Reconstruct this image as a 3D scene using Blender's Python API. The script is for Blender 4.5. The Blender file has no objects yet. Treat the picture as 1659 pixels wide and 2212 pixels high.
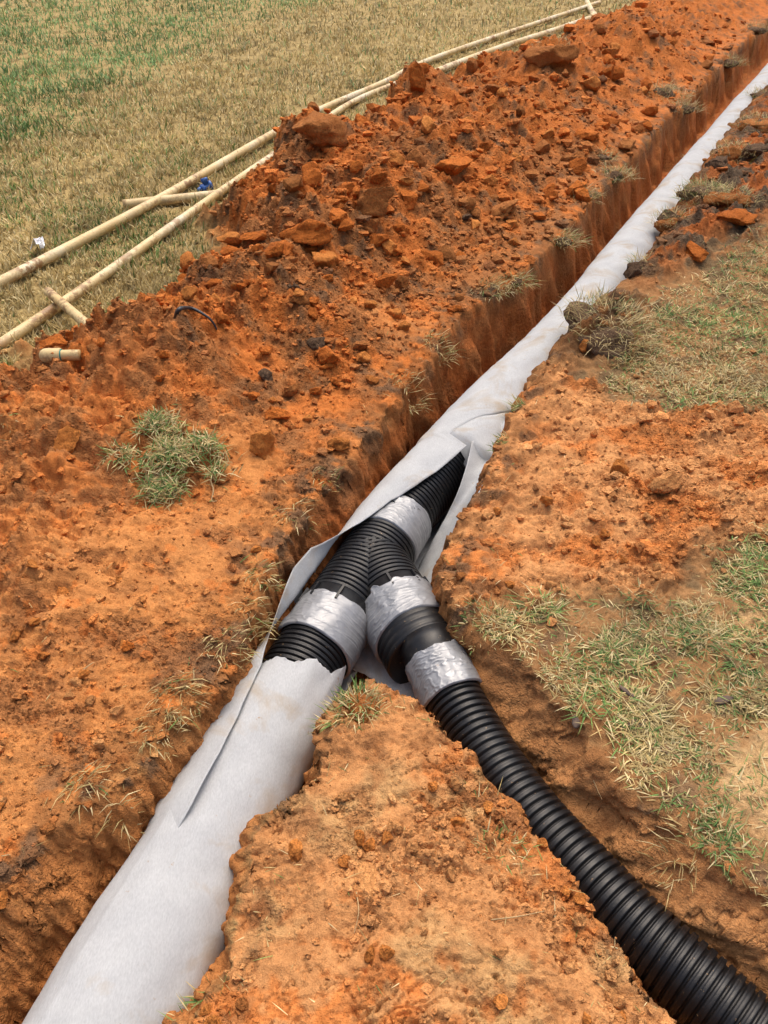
import bpy, math, random
import numpy as np
from mathutils import Vector

# ------------------------------------------------------------------ camera, sky, sun, exposure
S = bpy.context.scene
CAM_H, PITCH = 1.6, math.radians(40)
cam_data = bpy.data.cameras.new("camera")
cam = bpy.data.objects.new("camera", cam_data)
S.collection.objects.link(cam)
cam.location = (0, 0, CAM_H)
cam.rotation_euler = (math.radians(90) - PITCH, 0, 0)
cam_data.sensor_fit = 'VERTICAL'
cam_data.sensor_height = 36.0
cam_data.lens = 1661.0 / 2212.0 * 36.0
cam_data.clip_start, cam_data.clip_end = 0.05, 2000
S.camera = cam

SUN_EL, SUN_AZ = math.radians(66), math.radians(12)       # azimuth from +Y, negative = to the left
world = bpy.data.worlds.new("World"); S.world = world
world.use_nodes = True
wn = world.node_tree
sky = wn.nodes.new("ShaderNodeTexSky")
sky.sky_type = 'NISHITA'; sky.sun_disc = False
sky.sun_elevation = SUN_EL; sky.sun_rotation = SUN_AZ
sky.air_density = 1.0; sky.dust_density = 8.0; sky.ozone_density = 0.6
bg = wn.nodes["Background"]; bg.inputs[1].default_value = 0.15
wn.links.new(sky.outputs[0], bg.inputs[0])

sd_ = bpy.data.lights.new("sun", 'SUN'); sd_.energy = 0.8; sd_.angle = math.radians(60); sd_.color = (1.0, 0.95, 0.87)
sun = bpy.data.objects.new("sun", sd_); S.collection.objects.link(sun)
sdir = Vector((math.sin(SUN_AZ) * math.cos(SUN_EL), math.cos(SUN_AZ) * math.cos(SUN_EL), math.sin(SUN_EL)))
sun.rotation_euler = (-sdir).to_track_quat('-Z', 'Y').to_euler()
sun.location = (0, 0, 8)
S.view_settings.view_transform = 'Standard'; S.view_settings.look = 'None'
S.view_settings.exposure = 0.52; S.view_settings.gamma = 1.0; S.view_settings.use_curve_mapping = False

S.cycles.max_bounces = 5; S.cycles.diffuse_bounces = 3; S.cycles.glossy_bounces = 2; S.cycles.transmission_bounces = 3; S.cycles.use_adaptive_sampling = True; S.cycles.adaptive_threshold = 0.025

# ------------------------------------------------------------------ measuring and noise helpers
def at(px, py, z=0.0):
    """Point of the place at height z that was measured at (px, py) in the 1659 x 2212 photograph."""
    u, v = (px - 829.5) / 1661.0, (py - 1106.0) / 1661.0
    dy = math.cos(PITCH) - v * math.sin(PITCH); dz = -math.sin(PITCH) - v * math.cos(PITCH)
    t = (z - CAM_H) / dz
    return (u * t, dy * t, z)
def pts(L, z=0.0): return np.array([at(a[0], a[1], a[2] if len(a) > 2 else z) for a in L])

RS = np.random.RandomState(7); random.seed(7)
PERM = RS.permutation(4096).astype(np.int64)
RND = RS.rand(4096)
GX, GY = np.cos(RND * 2 * np.pi), np.sin(RND * 2 * np.pi)
def hsh(i, j, seed): return PERM[(PERM[(i + seed * 131) & 4095] + j) & 4095]
def perlin(x, y, seed=0):
    i = np.floor(x).astype(np.int64); j = np.floor(y).astype(np.int64)
    fx, fy = x - i, y - j
    u = fx * fx * fx * (fx * (fx * 6 - 15) + 10); v = fy * fy * fy * (fy * (fy * 6 - 15) + 10)
    def g(a, b):
        h = hsh(i + a, j + b, seed)
        return GX[h] * (fx - a) + GY[h] * (fy - b)
    n0 = g(0, 0); n0 = n0 + u * (g(1, 0) - n0)
    n1 = g(0, 1); n1 = n1 + u * (g(1, 1) - n1)
    return (n0 + v * (n1 - n0)) * 1.5
def fbm(x, y, f, octv=4, seed=0, gain=0.5):
    s, a = 0, 1.0
    for o in range(octv):
        s = s + a * perlin(x * f, y * f, seed + o); a *= gain; f *= 2.03
    return s
def lumps(x, y, c, seed, rmin=0.25, rmax=0.62, prob=0.8):
    """Rounded clods half sunk in the soil: height and a random number per clod."""
    wx = x + 0.30 * c * perlin(x / c * 1.7, y / c * 1.7, seed + 50)
    wy = y + 0.30 * c * perlin(x / c * 1.7, y / c * 1.7, seed + 51)
    i = np.floor(wx / c).astype(np.int64); j = np.floor(wy / c).astype(np.int64)
    best = np.zeros_like(x); bid = np.zeros_like(x)
    for a in (-1, 0, 1):
        for b in (-1, 0, 1):
            h = hsh(i + a, j + b, seed)
            px = (i + a + RND[h]) * c; py = (j + b + RND[(h * 7 + 3) & 4095]) * c
            r = (rmin + (rmax - rmin) * RND[(h * 13 + 5) & 4095] ** 2) * c
            ok = RND[(h * 29 + 11) & 4095] < prob
            dx, dy = wx - px, wy - py
            ang = RND[(h * 31 + 1) & 4095] * 6.28
            ca, sa = np.cos(ang), np.sin(ang)
            ex = 1 + 0.5 * RND[(h * 37 + 9) & 4095]
            d2 = (dx * ca + dy * sa) ** 2 * ex + (dy * ca - dx * sa) ** 2 / ex
            hh = np.where(ok, r * np.maximum(1 - d2 / (r * r), 0) ** 0.75 * (0.55 + 0.5 * RND[(h * 41 + 2) & 4095]), 0)
            up = hh > best
            best = np.where(up, hh, best); bid = np.where(up, RND[(h * 43 + 17) & 4095], bid)
    return best, bid
def ss(a, b, x):
    t = np.clip((x - a) / (b - a), 0, 1); return t * t * (3 - 2 * t)
def seg_dist(x, y, P, closed):
    d = np.full(x.shape, 1e9)
    n = len(P); rng = range(n if closed else n - 1)
    for k in rng:
        a, b = P[k], P[(k + 1) % n]
        ex, ey = b[0] - a[0], b[1] - a[1]; L = ex * ex + ey * ey + 1e-12
        t = np.clip(((x - a[0]) * ex + (y - a[1]) * ey) / L, 0, 1)
        d = np.minimum(d, (x - a[0] - t * ex) ** 2 + (y - a[1] - t * ey) ** 2)
    return np.sqrt(d)
def signed(x, y, P):
    """Distance to a polygon's outline, positive inside."""
    ins = np.zeros(x.shape, bool); n = len(P)
    for k in range(n):
        a, b = P[k], P[(k + 1) % n]
        c = (a[1] > y) != (b[1] > y)
        ins ^= c & (x < (b[0] - a[0]) * (y - a[1]) / (b[1] - a[1] + 1e-12) + a[0])
    d = seg_dist(x, y, P, True)
    return np.where(ins, d, -d)

# ------------------------------------------------------------------ mesh helpers
def link(o, parent=None):
    S.collection.objects.link(o)
    if parent is not None: o.parent = parent
    return o
def tag(o, label=None, cat=None, group=None, kind=None):
    if label: o["label"] = label
    if cat: o["category"] = cat
    if group: o["group"] = group
    if kind: o["kind"] = kind
    return o
def empty(name, loc=(0, 0, 0)):
    o = bpy.data.objects.new(name, None); o.location = loc; o.empty_display_size = 0.1
    return link(o)
def mesh_np(name, V, F, mat=None, smooth=True, col=None, alpha=None):
    """Mesh from numpy vertices and an (n,3) or (n,4) face array."""
    me = bpy.data.meshes.new(name)
    V = np.asarray(V, dtype=np.float32); F = np.asarray(F, dtype=np.int32)
    k = F.shape[1]
    me.vertices.add(len(V)); me.vertices.foreach_set("co", V.ravel())
    me.loops.add(F.size); me.loops.foreach_set("vertex_index", F.ravel())
    me.polygons.add(len(F))
    me.polygons.foreach_set("loop_start", np.arange(0, F.size, k, dtype=np.int32))
    me.polygons.foreach_set("loop_total", np.full(len(F), k, dtype=np.int32))
    me.polygons.foreach_set("use_smooth", np.full(len(F), smooth, dtype=bool))
    me.update(calc_edges=True)
    if col is not None:
        ca = me.color_attributes.new("Col", 'FLOAT_COLOR', 'POINT')
        c4 = np.ones((len(V), 4), np.float32); c4[:, :3] = col
        if alpha is not None: c4[:, 3] = alpha
        ca.data.foreach_set("color", c4.ravel())
    if mat: me.materials.append(mat)
    return me
def obj(name, me, parent=None):
    return link(bpy.data.objects.new(name, me), parent)
def grid_faces(nr, nc, close=False):
    r = np.arange(nr - 1)[:, None]; c = np.arange(nc if close else nc - 1)[None, :]
    a = r * nc + c; b = r * nc + (c + 1) % nc
    return np.stack([a, b, b + nc, a + nc], -1).reshape(-1, 4)
def smooth_path(P, n):
    """Catmull-Rom through the points, resampled evenly."""
    P = np.asarray(P, float)
    Q = np.vstack([2 * P[0] - P[1], P, 2 * P[-1] - P[-2]])
    out = []
    for k in range(1, len(Q) - 2):
        t = np.linspace(0, 1, 24, endpoint=False)[:, None]
        p0, p1, p2, p3 = Q[k - 1], Q[k], Q[k + 1], Q[k + 2]
        out.append(0.5 * (2 * p1 + (p2 - p0) * t + (2 * p0 - 5 * p1 + 4 * p2 - p3) * t ** 2 + (3 * p1 - p0 - 3 * p2 + p3) * t ** 3))
    out.append(P[-1:]); A = np.vstack(out)
    s = np.r_[0, np.cumsum(np.linalg.norm(np.diff(A, axis=0), axis=1))]
    q = np.linspace(0, s[-1], n)
    return np.stack([np.interp(q, s, A[:, i]) for i in range(3)], 1), q
def frames(C):
    T = np.gradient(C, axis=0); T /= np.linalg.norm(T, axis=1)[:, None]
    up = np.array([0, 0, 1.0])
    Sd = np.cross(T, up); Sd /= np.linalg.norm(Sd, axis=1)[:, None]     # to the right of travel
    U = np.cross(Sd, T)
    return T, Sd, U
def sweep(name, C, R, mat, seg=48, caps=True, col=None):
    """Round tube along C with radius R: per row, or per row and angle. Angle 0 = top, grows to the left of travel."""
    C = np.asarray(C); T, Sd, U = frames(C)
    th = np.linspace(0, 2 * np.pi, seg, endpoint=False)
    R = np.asarray(R, float)
    if R.ndim == 0: R = np.full(len(C), float(R))
    if R.ndim == 1: R = np.repeat(R[:, None], seg, 1)
    V = C[:, None, :] + R[..., None] * (np.cos(th)[None, :, None] * U[:, None, :] - np.sin(th)[None, :, None] * Sd[:, None, :])
    V = V.reshape(-1, 3); F = grid_faces(len(C), seg, True)[:, ::-1]
    if caps:
        n = len(V); V = np.vstack([V, C[0], C[-1]])
        j = np.arange(seg); j2 = (j + 1) % seg; o = (len(C) - 1) * seg
        F = np.vstack([F, np.stack([j, j2, np.full(seg, n), np.full(seg, n)], 1)[:, [0, 1, 2, 2]], np.stack([o + j2, o + j, np.full(seg, n + 1), np.full(seg, n + 1)], 1)])
        tri = F[:, 2] == F[:, 3]
        quads = F[~tri]; t3 = F[tri][:, :3]
        T3 = np.vstack([quads[:, [0, 1, 2]], quads[:, [0, 2, 3]], t3])
        return mesh_np(name, V, T3, mat, True)
    return mesh_np(name, V, F, mat, True)

# ------------------------------------------------------------------ materials
def new_mat(name):
    m = bpy.data.materials.new(name); m.use_nodes = True
    nt = m.node_tree; b = nt.nodes["Principled BSDF"]
    return m, nt, b
def node(nt, t, **kw):
    n = nt.nodes.new(t)
    for k, v in kw.items():
        if k.startswith("i_"): n.inputs[k[2:].replace("_", " ")].default_value = v
        else: setattr(n, k, v)
    return n
def lk(nt, a, b): nt.links.new(a, b)
def coords(nt): return node(nt, "ShaderNodeNewGeometry").outputs["Position"]
def ocoords(nt): return node(nt, "ShaderNodeTexCoord").outputs["Object"]
def noise(nt, vec, scale, detail=4, rough=0.55, dist=0.0):
    n = node(nt, "ShaderNodeTexNoise"); n.inputs["Scale"].default_value = scale; n.inputs["Detail"].default_value = detail
    n.inputs["Roughness"].default_value = rough; n.inputs["Distortion"].default_value = dist; lk(nt, vec, n.inputs["Vector"]); return n.outputs["Fac"]
def ramp(nt, fac, stops):
    r = node(nt, "ShaderNodeValToRGB"); e = r.color_ramp.elements
    e[0].position, e[0].color = stops[0][0], (*stops[0][1], 1)
    e[1].position, e[1].color = stops[-1][0], (*stops[-1][1], 1)
    for p, c in stops[1:-1]:
        q = e.new(p); q.color = (*c, 1)
    lk(nt, fac, r.inputs[0]); return r.outputs[0]
def mixc(nt, fac, a, b, mode='MIX'):
    m = node(nt, "ShaderNodeMix", data_type='RGBA', blend_type=mode)
    for s, v in ((0, fac), (6, a), (7, b)):
        if isinstance(v, (int, float)): m.inputs[s].default_value = v
        elif isinstance(v, tuple): m.inputs[s].default_value = (*v, 1)
        else: lk(nt, v, m.inputs[s])
    return m.outputs[2]
def bump(nt, h, dist, strength=1.0, prev=None):
    b = node(nt, "ShaderNodeBump"); b.inputs["Distance"].default_value = dist; b.inputs["Strength"].default_value = strength
    lk(nt, h, b.inputs["Height"])
    if prev is not None: lk(nt, prev, b.inputs["Normal"])
    return b.outputs["Normal"]
def maprange(nt, v, a, b, c=0.0, d=1.0):
    m = node(nt, "ShaderNodeMapRange"); lk(nt, v, m.inputs[0])
    for i, q in enumerate((a, b, c, d)): m.inputs[1 + i].default_value = q
    return m.outputs[0]

def soil_material(name, objspace=False, basecol=None):
    m, nt, b = new_mat(name)
    P = coords(nt)
    if basecol is None:
        at_ = node(nt, "ShaderNodeAttribute", attribute_name="Col"); base = at_.outputs["Color"]
    else:
        rgb = node(nt, "ShaderNodeRGB"); rgb.outputs[0].default_value = (*basecol, 1); base = rgb.outputs[0]
        inf = node(nt, "ShaderNodeObjectInfo")
        base = mixc(nt, 1.0, base, ramp(nt, inf.outputs["Random"], [(0, (0.82, 0.82, 0.82)), (0.6, (1, 1, 1)), (1, (1.1, 1.14, 1.18))]), 'MULTIPLY')
    n1 = noise(nt, P, 14, 4, 0.65); n2 = noise(nt, P, 75, 3, 0.65); n3 = noise(nt, P, 280, 2, 0.6)
    c = mixc(nt, 1.0, base, ramp(nt, n1, [(0.25, (0.74, 0.70, 0.70)), (0.5, (1, 1, 1)), (0.75, (1.18, 1.22, 1.24))]), 'MULTIPLY')
    c = mixc(nt, 1.0, c, ramp(nt, n2, [(0.28, (0.78, 0.75, 0.74)), (0.5, (1, 1, 1)), (0.75, (1.14, 1.17, 1.2))]), 'MULTIPLY')
    c = mixc(nt, 1.0, c, ramp(nt, n3, [(0.25, (0.82, 0.8, 0.78)), (0.5, (1, 1, 1)), (0.78, (1.14, 1.17, 1.22))]), 'MULTIPLY')
    lk(nt, c, b.inputs["Base Color"]); b.inputs["Roughness"].default_value = 0.95
    b.inputs["Specular IOR Level"].default_value = 0.12
    wp = node(nt, "ShaderNodeVectorMath", operation='MULTIPLY_ADD'); lk(nt, node(nt, "ShaderNodeTexNoise", i_Scale=60.0).outputs["Color"], wp.inputs[0]); wp.inputs[1].default_value = (.012, .012, .012); lk(nt, P, wp.inputs[2])
    def vor(sc):
        v = node(nt, "ShaderNodeTexVoronoi"); v.inputs["Scale"].default_value = sc; lk(nt, wp.outputs[0], v.inputs["Vector"]); return v.outputs["Distance"]
    def bmp(h, d, st, prev=None):
        q = bump(nt, h, d, st, prev)
        if basecol is None:
            mm = node(nt, "ShaderNodeMath", operation='MULTIPLY'); mm.inputs[1].default_value = st; lk(nt, at_.outputs["Alpha"], mm.inputs[0]); lk(nt, mm.outputs[0], q.node.inputs["Strength"])
        return q
    nb = bmp(vor(60), -0.010, 0.6); nb = bmp(vor(150), -0.005, 0.7, nb)
    nb = bmp(n2, 0.014, 0.7, nb); nb = bump(nt, n3, 0.004, 0.8, nb)
    lk(nt, nb, b.inputs["Normal"])
    return m
M_SOIL = soil_material("soil")
M_CLOD = {k: soil_material("clod_" + k, True, c) for k, c in dict(
    orange=(0.53, 0.152, 0.028), ochre=(0.60, 0.215, 0.050), brown=(0.40, 0.15, 0.042), dark=(0.14, 0.085, 0.05), tan=(0.66, 0.30, 0.105)).items()}

def blade_material():
    m, nt, b = new_mat("grass_blade")
    a = node(nt, "ShaderNodeAttribute", attribute_name="Col")
    lk(nt, a.outputs["Color"], b.inputs["Base Color"]); b.inputs["Roughness"].default_value = 0.6
    b.inputs["Specular IOR Level"].default_value = 0.25
    tr = node(nt, "ShaderNodeBsdfTranslucent"); lk(nt, a.outputs["Color"], tr.inputs["Color"])
    mx = node(nt, "ShaderNodeMixShader"); mx.inputs[0].default_value = 0.22
    lk(nt, b.outputs[0], mx.inputs[1]); lk(nt, tr.outputs[0], mx.inputs[2])
    lk(nt, mx.outputs[0], nt.nodes["Material Output"].inputs["Surface"])
    return m
M_BLADE = blade_material()

def fabric_material():
    m, nt, b = new_mat("geotextile")
    P = coords(nt)
    mp = node(nt, "ShaderNodeMapping"); mp.inputs["Scale"].default_value = (1, 0.35, 1); mp.inputs["Rotation"].default_value = (0, 0, 0.5); lk(nt, P, mp.inputs["Vector"])
    f1 = noise(nt, mp.outputs[0], 320, 3, 0.6); f2 = noise(nt, P, 9, 5, 0.6); f3 = noise(nt, P, 30, 5, 0.7)
    c = ramp(nt, f1, [(0.3, (0.49, 0.505, 0.51)), (0.7, (0.60, 0.615, 0.62))])
    c = mixc(nt, 1.0, c, ramp(nt, f2, [(0.3, (0.90, 0.90, 0.91)), (0.6, (1, 1, 1))]), 'MULTIPLY')
    st = ramp(nt, noise(nt, P, 5.5, 6, 0.62, 0.6), [(0.52, (0, 0, 0)), (0.70, (0.75, 0.75, 0.75))])
    c = mixc(nt, st, c, (0.44, 0.34, 0.22))
    sp = ramp(nt, f3, [(0.66, (0, 0, 0)), (0.72, (0.7, 0.7, 0.7))])
    c = mixc(nt, sp, c, (0.40, 0.25, 0.12))
    lk(nt, c, b.inputs["Base Color"]); b.inputs["Roughness"].default_value = 0.9; b.inputs["Specular IOR Level"].default_value = 0.15
    wr = node(nt, "ShaderNodeMapping"); wr.inputs["Rotation"].default_value = (0, 0, 0.45); wr.inputs["Scale"].default_value = (14, 2.2, 6); lk(nt, P, wr.inputs["Vector"])
    f4 = noise(nt, wr.outputs[0], 1.0, 3, 0.5, 0.6)
    nb = bump(nt, f1, 0.0010, 0.4); nb = bump(nt, f2, 0.010, 0.25, nb); nb = bump(nt, f4, 0.012, 0.35, nb)
    lk(nt, nb, b.inputs["Normal"])
    tr = node(nt, "ShaderNodeBsdfTranslucent"); lk(nt, c, tr.inputs["Color"])
    mx = node(nt, "ShaderNodeMixShader"); mx.inputs[0].default_value = 0.28
    lk(nt, b.outputs[0], mx.inputs[1]); lk(nt, tr.outputs[0], mx.inputs[2])
    lk(nt, mx.outputs[0], nt.nodes["Material Output"].inputs["Surface"])
    return m
M_FABRIC = fabric_material()

def black_plastic():
    m, nt, b = new_mat("black_plastic")
    P = coords(nt)
    d = noise(nt, P, 28, 6, 0.7); g = noise(nt, P, 180, 3, 0.6)
    up = node(nt, "ShaderNodeSeparateXYZ"); lk(nt, node(nt, "ShaderNodeNewGeometry").outputs["Normal"], up.inputs[0])
    dust = node(nt, "ShaderNodeMath", operation='MULTIPLY'); lk(nt, maprange(nt, d, 0.5, 0.8, 0.0, 0.03), dust.inputs[0]); lk(nt, maprange(nt, up.outputs[2], 0.2, 0.9), dust.inputs[1])
    c = mixc(nt, dust.outputs[0], (0.006, 0.006, 0.0068), (0.26, 0.22, 0.18))
    spk = ramp(nt, noise(nt, P, 75, 4, 0.75), [(0.66, (0, 0, 0)), (0.70, (0.6, 0.6, 0.6))])
    c = mixc(nt, spk, c, (0.42, 0.27, 0.14))
    lk(nt, c, b.inputs["Base Color"])
    lk(nt, maprange(nt, d, 0.3, 0.7, 0.30, 0.48), b.inputs["Roughness"])
    b.inputs["Specular IOR Level"].default_value = 0.36
    lk(nt, bump(nt, g, 0.0008, 0.4), b.inputs["Normal"])
    return m
M_BLACK = black_plastic()

def tape_material():
    m, nt, b = new_mat("duct_tape")
    P = coords(nt)
    n1 = noise(nt, P, 16, 4, 0.6, 1.2); n2 = noise(nt, P, 60, 4, 0.6, 0.8)
    c = ramp(nt, n1, [(0.3, (0.22, 0.227, 0.238)), (0.7, (0.30, 0.308, 0.32))])
    mud = ramp(nt, noise(nt, P, 38, 5, 0.7), [(0.68, (0, 0, 0)), (0.74, (0.7, 0.7, 0.7))])
    c = mixc(nt, mud, c, (0.42, 0.24, 0.11))
    lk(nt, c, b.inputs["Base Color"]); b.inputs["Metallic"].default_value = 0.35
    lk(nt, maprange(nt, n2, 0.3, 0.7, 0.36, 0.50), b.inputs["Roughness"])
    lk(nt, bump(nt, n2, 0.002, 0.25), b.inputs["Normal"])
    return m
M_TAPE = tape_material()

def pvc_material():
    m, nt, b = new_mat("muddy_pvc")
    P = coords(nt)
    c = ramp(nt, noise(nt, P, 3.0, 5, 0.6), [(0.3, (0.55, 0.39, 0.16)), (0.5, (0.62, 0.49, 0.25)), (0.68, (0.66, 0.60, 0.43))])
    st = ramp(nt, noise(nt, P, 16, 7, 0.75), [(0.48, (0, 0, 0)), (0.55, (1, 1, 1))])
    st2 = ramp(nt, noise(nt, P, 2.2, 3, 0.5), [(0.42, (0.12, 0.12, 0.12)), (0.58, (1, 1, 1))])
    c = mixc(nt, mixc(nt, 1.0, st, st2, 'MULTIPLY'), c, (0.26, 0.145, 0.06))
    c = mixc(nt, ramp(nt, noise(nt, P, 60, 4, 0.7), [(0.56, (0, 0, 0)), (0.68, (0.8, 0.8, 0.8))]), c, (0.46, 0.27, 0.09))
    lk(nt, c, b.inputs["Base Color"]); b.inputs["Roughness"].default_value = 0.5
    lk(nt, bump(nt, noise(nt, P, 120, 4, 0.6), 0.002, 0.4), b.inputs["Normal"])
    return m
M_PVC = pvc_material()
def plain(name, c, rough=0.6, metal=0.0, var=0.25):
    m, nt, b = new_mat(name); P = coords(nt)
    n = noise(nt, P, 60, 5, 0.6)
    lk(nt, mixc(nt, 1.0, c, ramp(nt, n, [(0.3, (1 - var,) * 3), (0.7, (1 + var,) * 3)]), 'MULTIPLY'), b.inputs["Base Color"])
    b.inputs["Roughness"].default_value = rough; b.inputs["Metallic"].default_value = metal
    lk(nt, bump(nt, n, 0.002, 0.3), b.inputs["Normal"])
    return m
M_BLUE = plain("blue_plastic", (0.03, 0.11, 0.36), 0.45)
M_PAPER = plain("white_scrap", (0.82, 0.84, 0.88), 0.6, 0, 0.06)
M_TEAL = plain("teal_glue", (0.02, 0.22, 0.20), 0.4)
M_HOSE = plain("black_tubing", (0.02, 0.022, 0.028), 0.45)
M_BARK = plain("wood_chip", (0.11, 0.075, 0.055), 0.9, 0, 0.4)
M_ROOT = plain("dry_root", (0.42, 0.28, 0.13), 0.8, 0, 0.3)

# ------------------------------------------------------------------ the lie of the land
LB = [(0, 1960), (100, 1830), (230, 1720), (350, 1620), (460, 1500), (520, 1400), (575, 1290), (620, 1180), (690, 1090), (750, 1020), (830, 900),
      (910, 800), (1000, 690), (1090, 630), (1210, 520), (1340, 370), (1480, 220), (1600, 100), (1659, 50)]
RB = [(1659, 165, .11), (1570, 270, .11), (1500, 360, .11), (1440, 460, .11), (1365, 560, .10), (1265, 640, .10), (1195, 720, .08), (1130, 830, .04), (1062, 990, .04), (996, 1100, .05), (962, 1180, .05), (950, 1260, .04),
      (975, 1330), (1060, 1375), (1170, 1450), (1300, 1620), (1450, 1770), (1600, 1900), (1659, 1960)]
IL = [(790, 1478), (722, 1525), (700, 1600), (690, 1650), (585, 1760), (545, 1830), (545, 1890), (500, 2080), (400, 2212)]
IR = [(860, 1502), (940, 1552), (1000, 1620), (1060, 1700), (1150, 1790), (1310, 2000), (1450, 2212)]
lb, rb, il, ir = pts(LB), pts(RB), pts(IL), pts(IR)
far_l, far_r = lb[-1] + np.array([14, 25.0, 0]), rb[-1] + np.array([14, 25.4, 0])
TRENCH = np.vstack([[-1.35, -1.2, 0], lb, [far_l], [far_r], rb, [1.35, 0.0, 0], [2.6, -1.2, 0], [1.5, -1.2, 0], [0.78, 0.1, 0], ir[::-1], il, [-0.42, 0.35, 0], [-0.85, -1.2, 0]])[:, :2]
HEAP_OUT = np.vstack([[[-3.2, -1.0, 0]], [[-2.6, 2.0, 0]], pts([(0, 800), (60, 745), (170, 760), (225, 730), (300, 680), (395, 652), (455, 610), (440, 540), (395, 500), (480, 440), (585, 392)]),
                      [[-0.50, 5.7, 0], [0.14, 7.1, 0], [0.98, 8.5, 0], [2.05, 10.3, 0], [3.35, 12.7, 0], [4.2, 14.5, 0], [16, 37, 0]]])
HEAP = np.vstack([HEAP_OUT, [far_l + [.5, -.2, 0]], lb[::-1] + [.22, -.1, 0], [[-0.9, 0.2, 0]], [[-1.0, -1.2, 0]]])[:, :2]
def poly(L): return pts(L)[:, :2]
SPREAD = poly([(1050, 800), (1230, 790), (1310, 850), (1400, 890), (1500, 885), (1659, 880), (2100, 900), (2000, 1150), (1659, 1160), (1545, 1180), (1500, 1290), (1380, 1300), (1220, 1290),
               (1120, 1320), (960, 1330), (860, 1260), (890, 1150), (980, 990)])
SODMOUND = poly([(1140, 720), (1200, 630), (1330, 620), (1420, 660), (1430, 720), (1400, 770), (1330, 790), (1110, 800)])
FARSPOIL = poly([(1300, 600), (1390, 470), (1450, 370), (1520, 280), (1610, 170), (1710, 60), (1900, 200), (1800, 400), (1660, 500), (1560, 560), (1480, 600), (1420, 640)])
SANDY = [poly([(1540, 1620), (1659, 1560), (1800, 1600), (1800, 1900), (1640, 1850), (1560, 1780), (1500, 1720)]), poly([(1560, 1300), (1659, 1290), (1659, 1360), (1600, 1380)])]
LAWN_B = poly([(1540, 1180), (1659, 1150), (2200, 1150), (2300, 2000), (1700, 1960), (1530, 1840), (1380, 1690), (1250, 1540), (1165, 1440), (1090, 1385), (1040, 1350), (1100, 1325), (1200, 1300), (1400, 1310), (1500, 1290)])
LAWN_A = poly([(1440, 660), (1560, 570), (1660, 510), (1900, 420), (2300, 500), (2300, 900), (1659, 880), (1480, 875), (1400, 880), (1330, 840), (1350, 790), (1410, 740)])
# heap crest: (px, py, height, spread)
PEAKS = [(690, 330, .17, .38), (905, 215, .20, .40), (1190, 150, .20, .45), (800, 420, .16, .40), (650, 500, .14, .28), (1000, 330, .12, .40), (1380, 90, .22, .7), (1250, 250, .10, .4),
         (310, 745, .08, .32), (410, 720, .05, .28), (560, 610, .10, .28), (760, 640, .07, .3), (420, 860, .06, .22), (120, 900, .06, .22), (60, 1150, .06, .25), (60, 1480, .05, .16), (300, 1060, .04, .16), (600, 960, .03, .12)]
PK = [(at(a, b, .25), h, s) for a, b, h, s in PEAKS]

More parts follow.
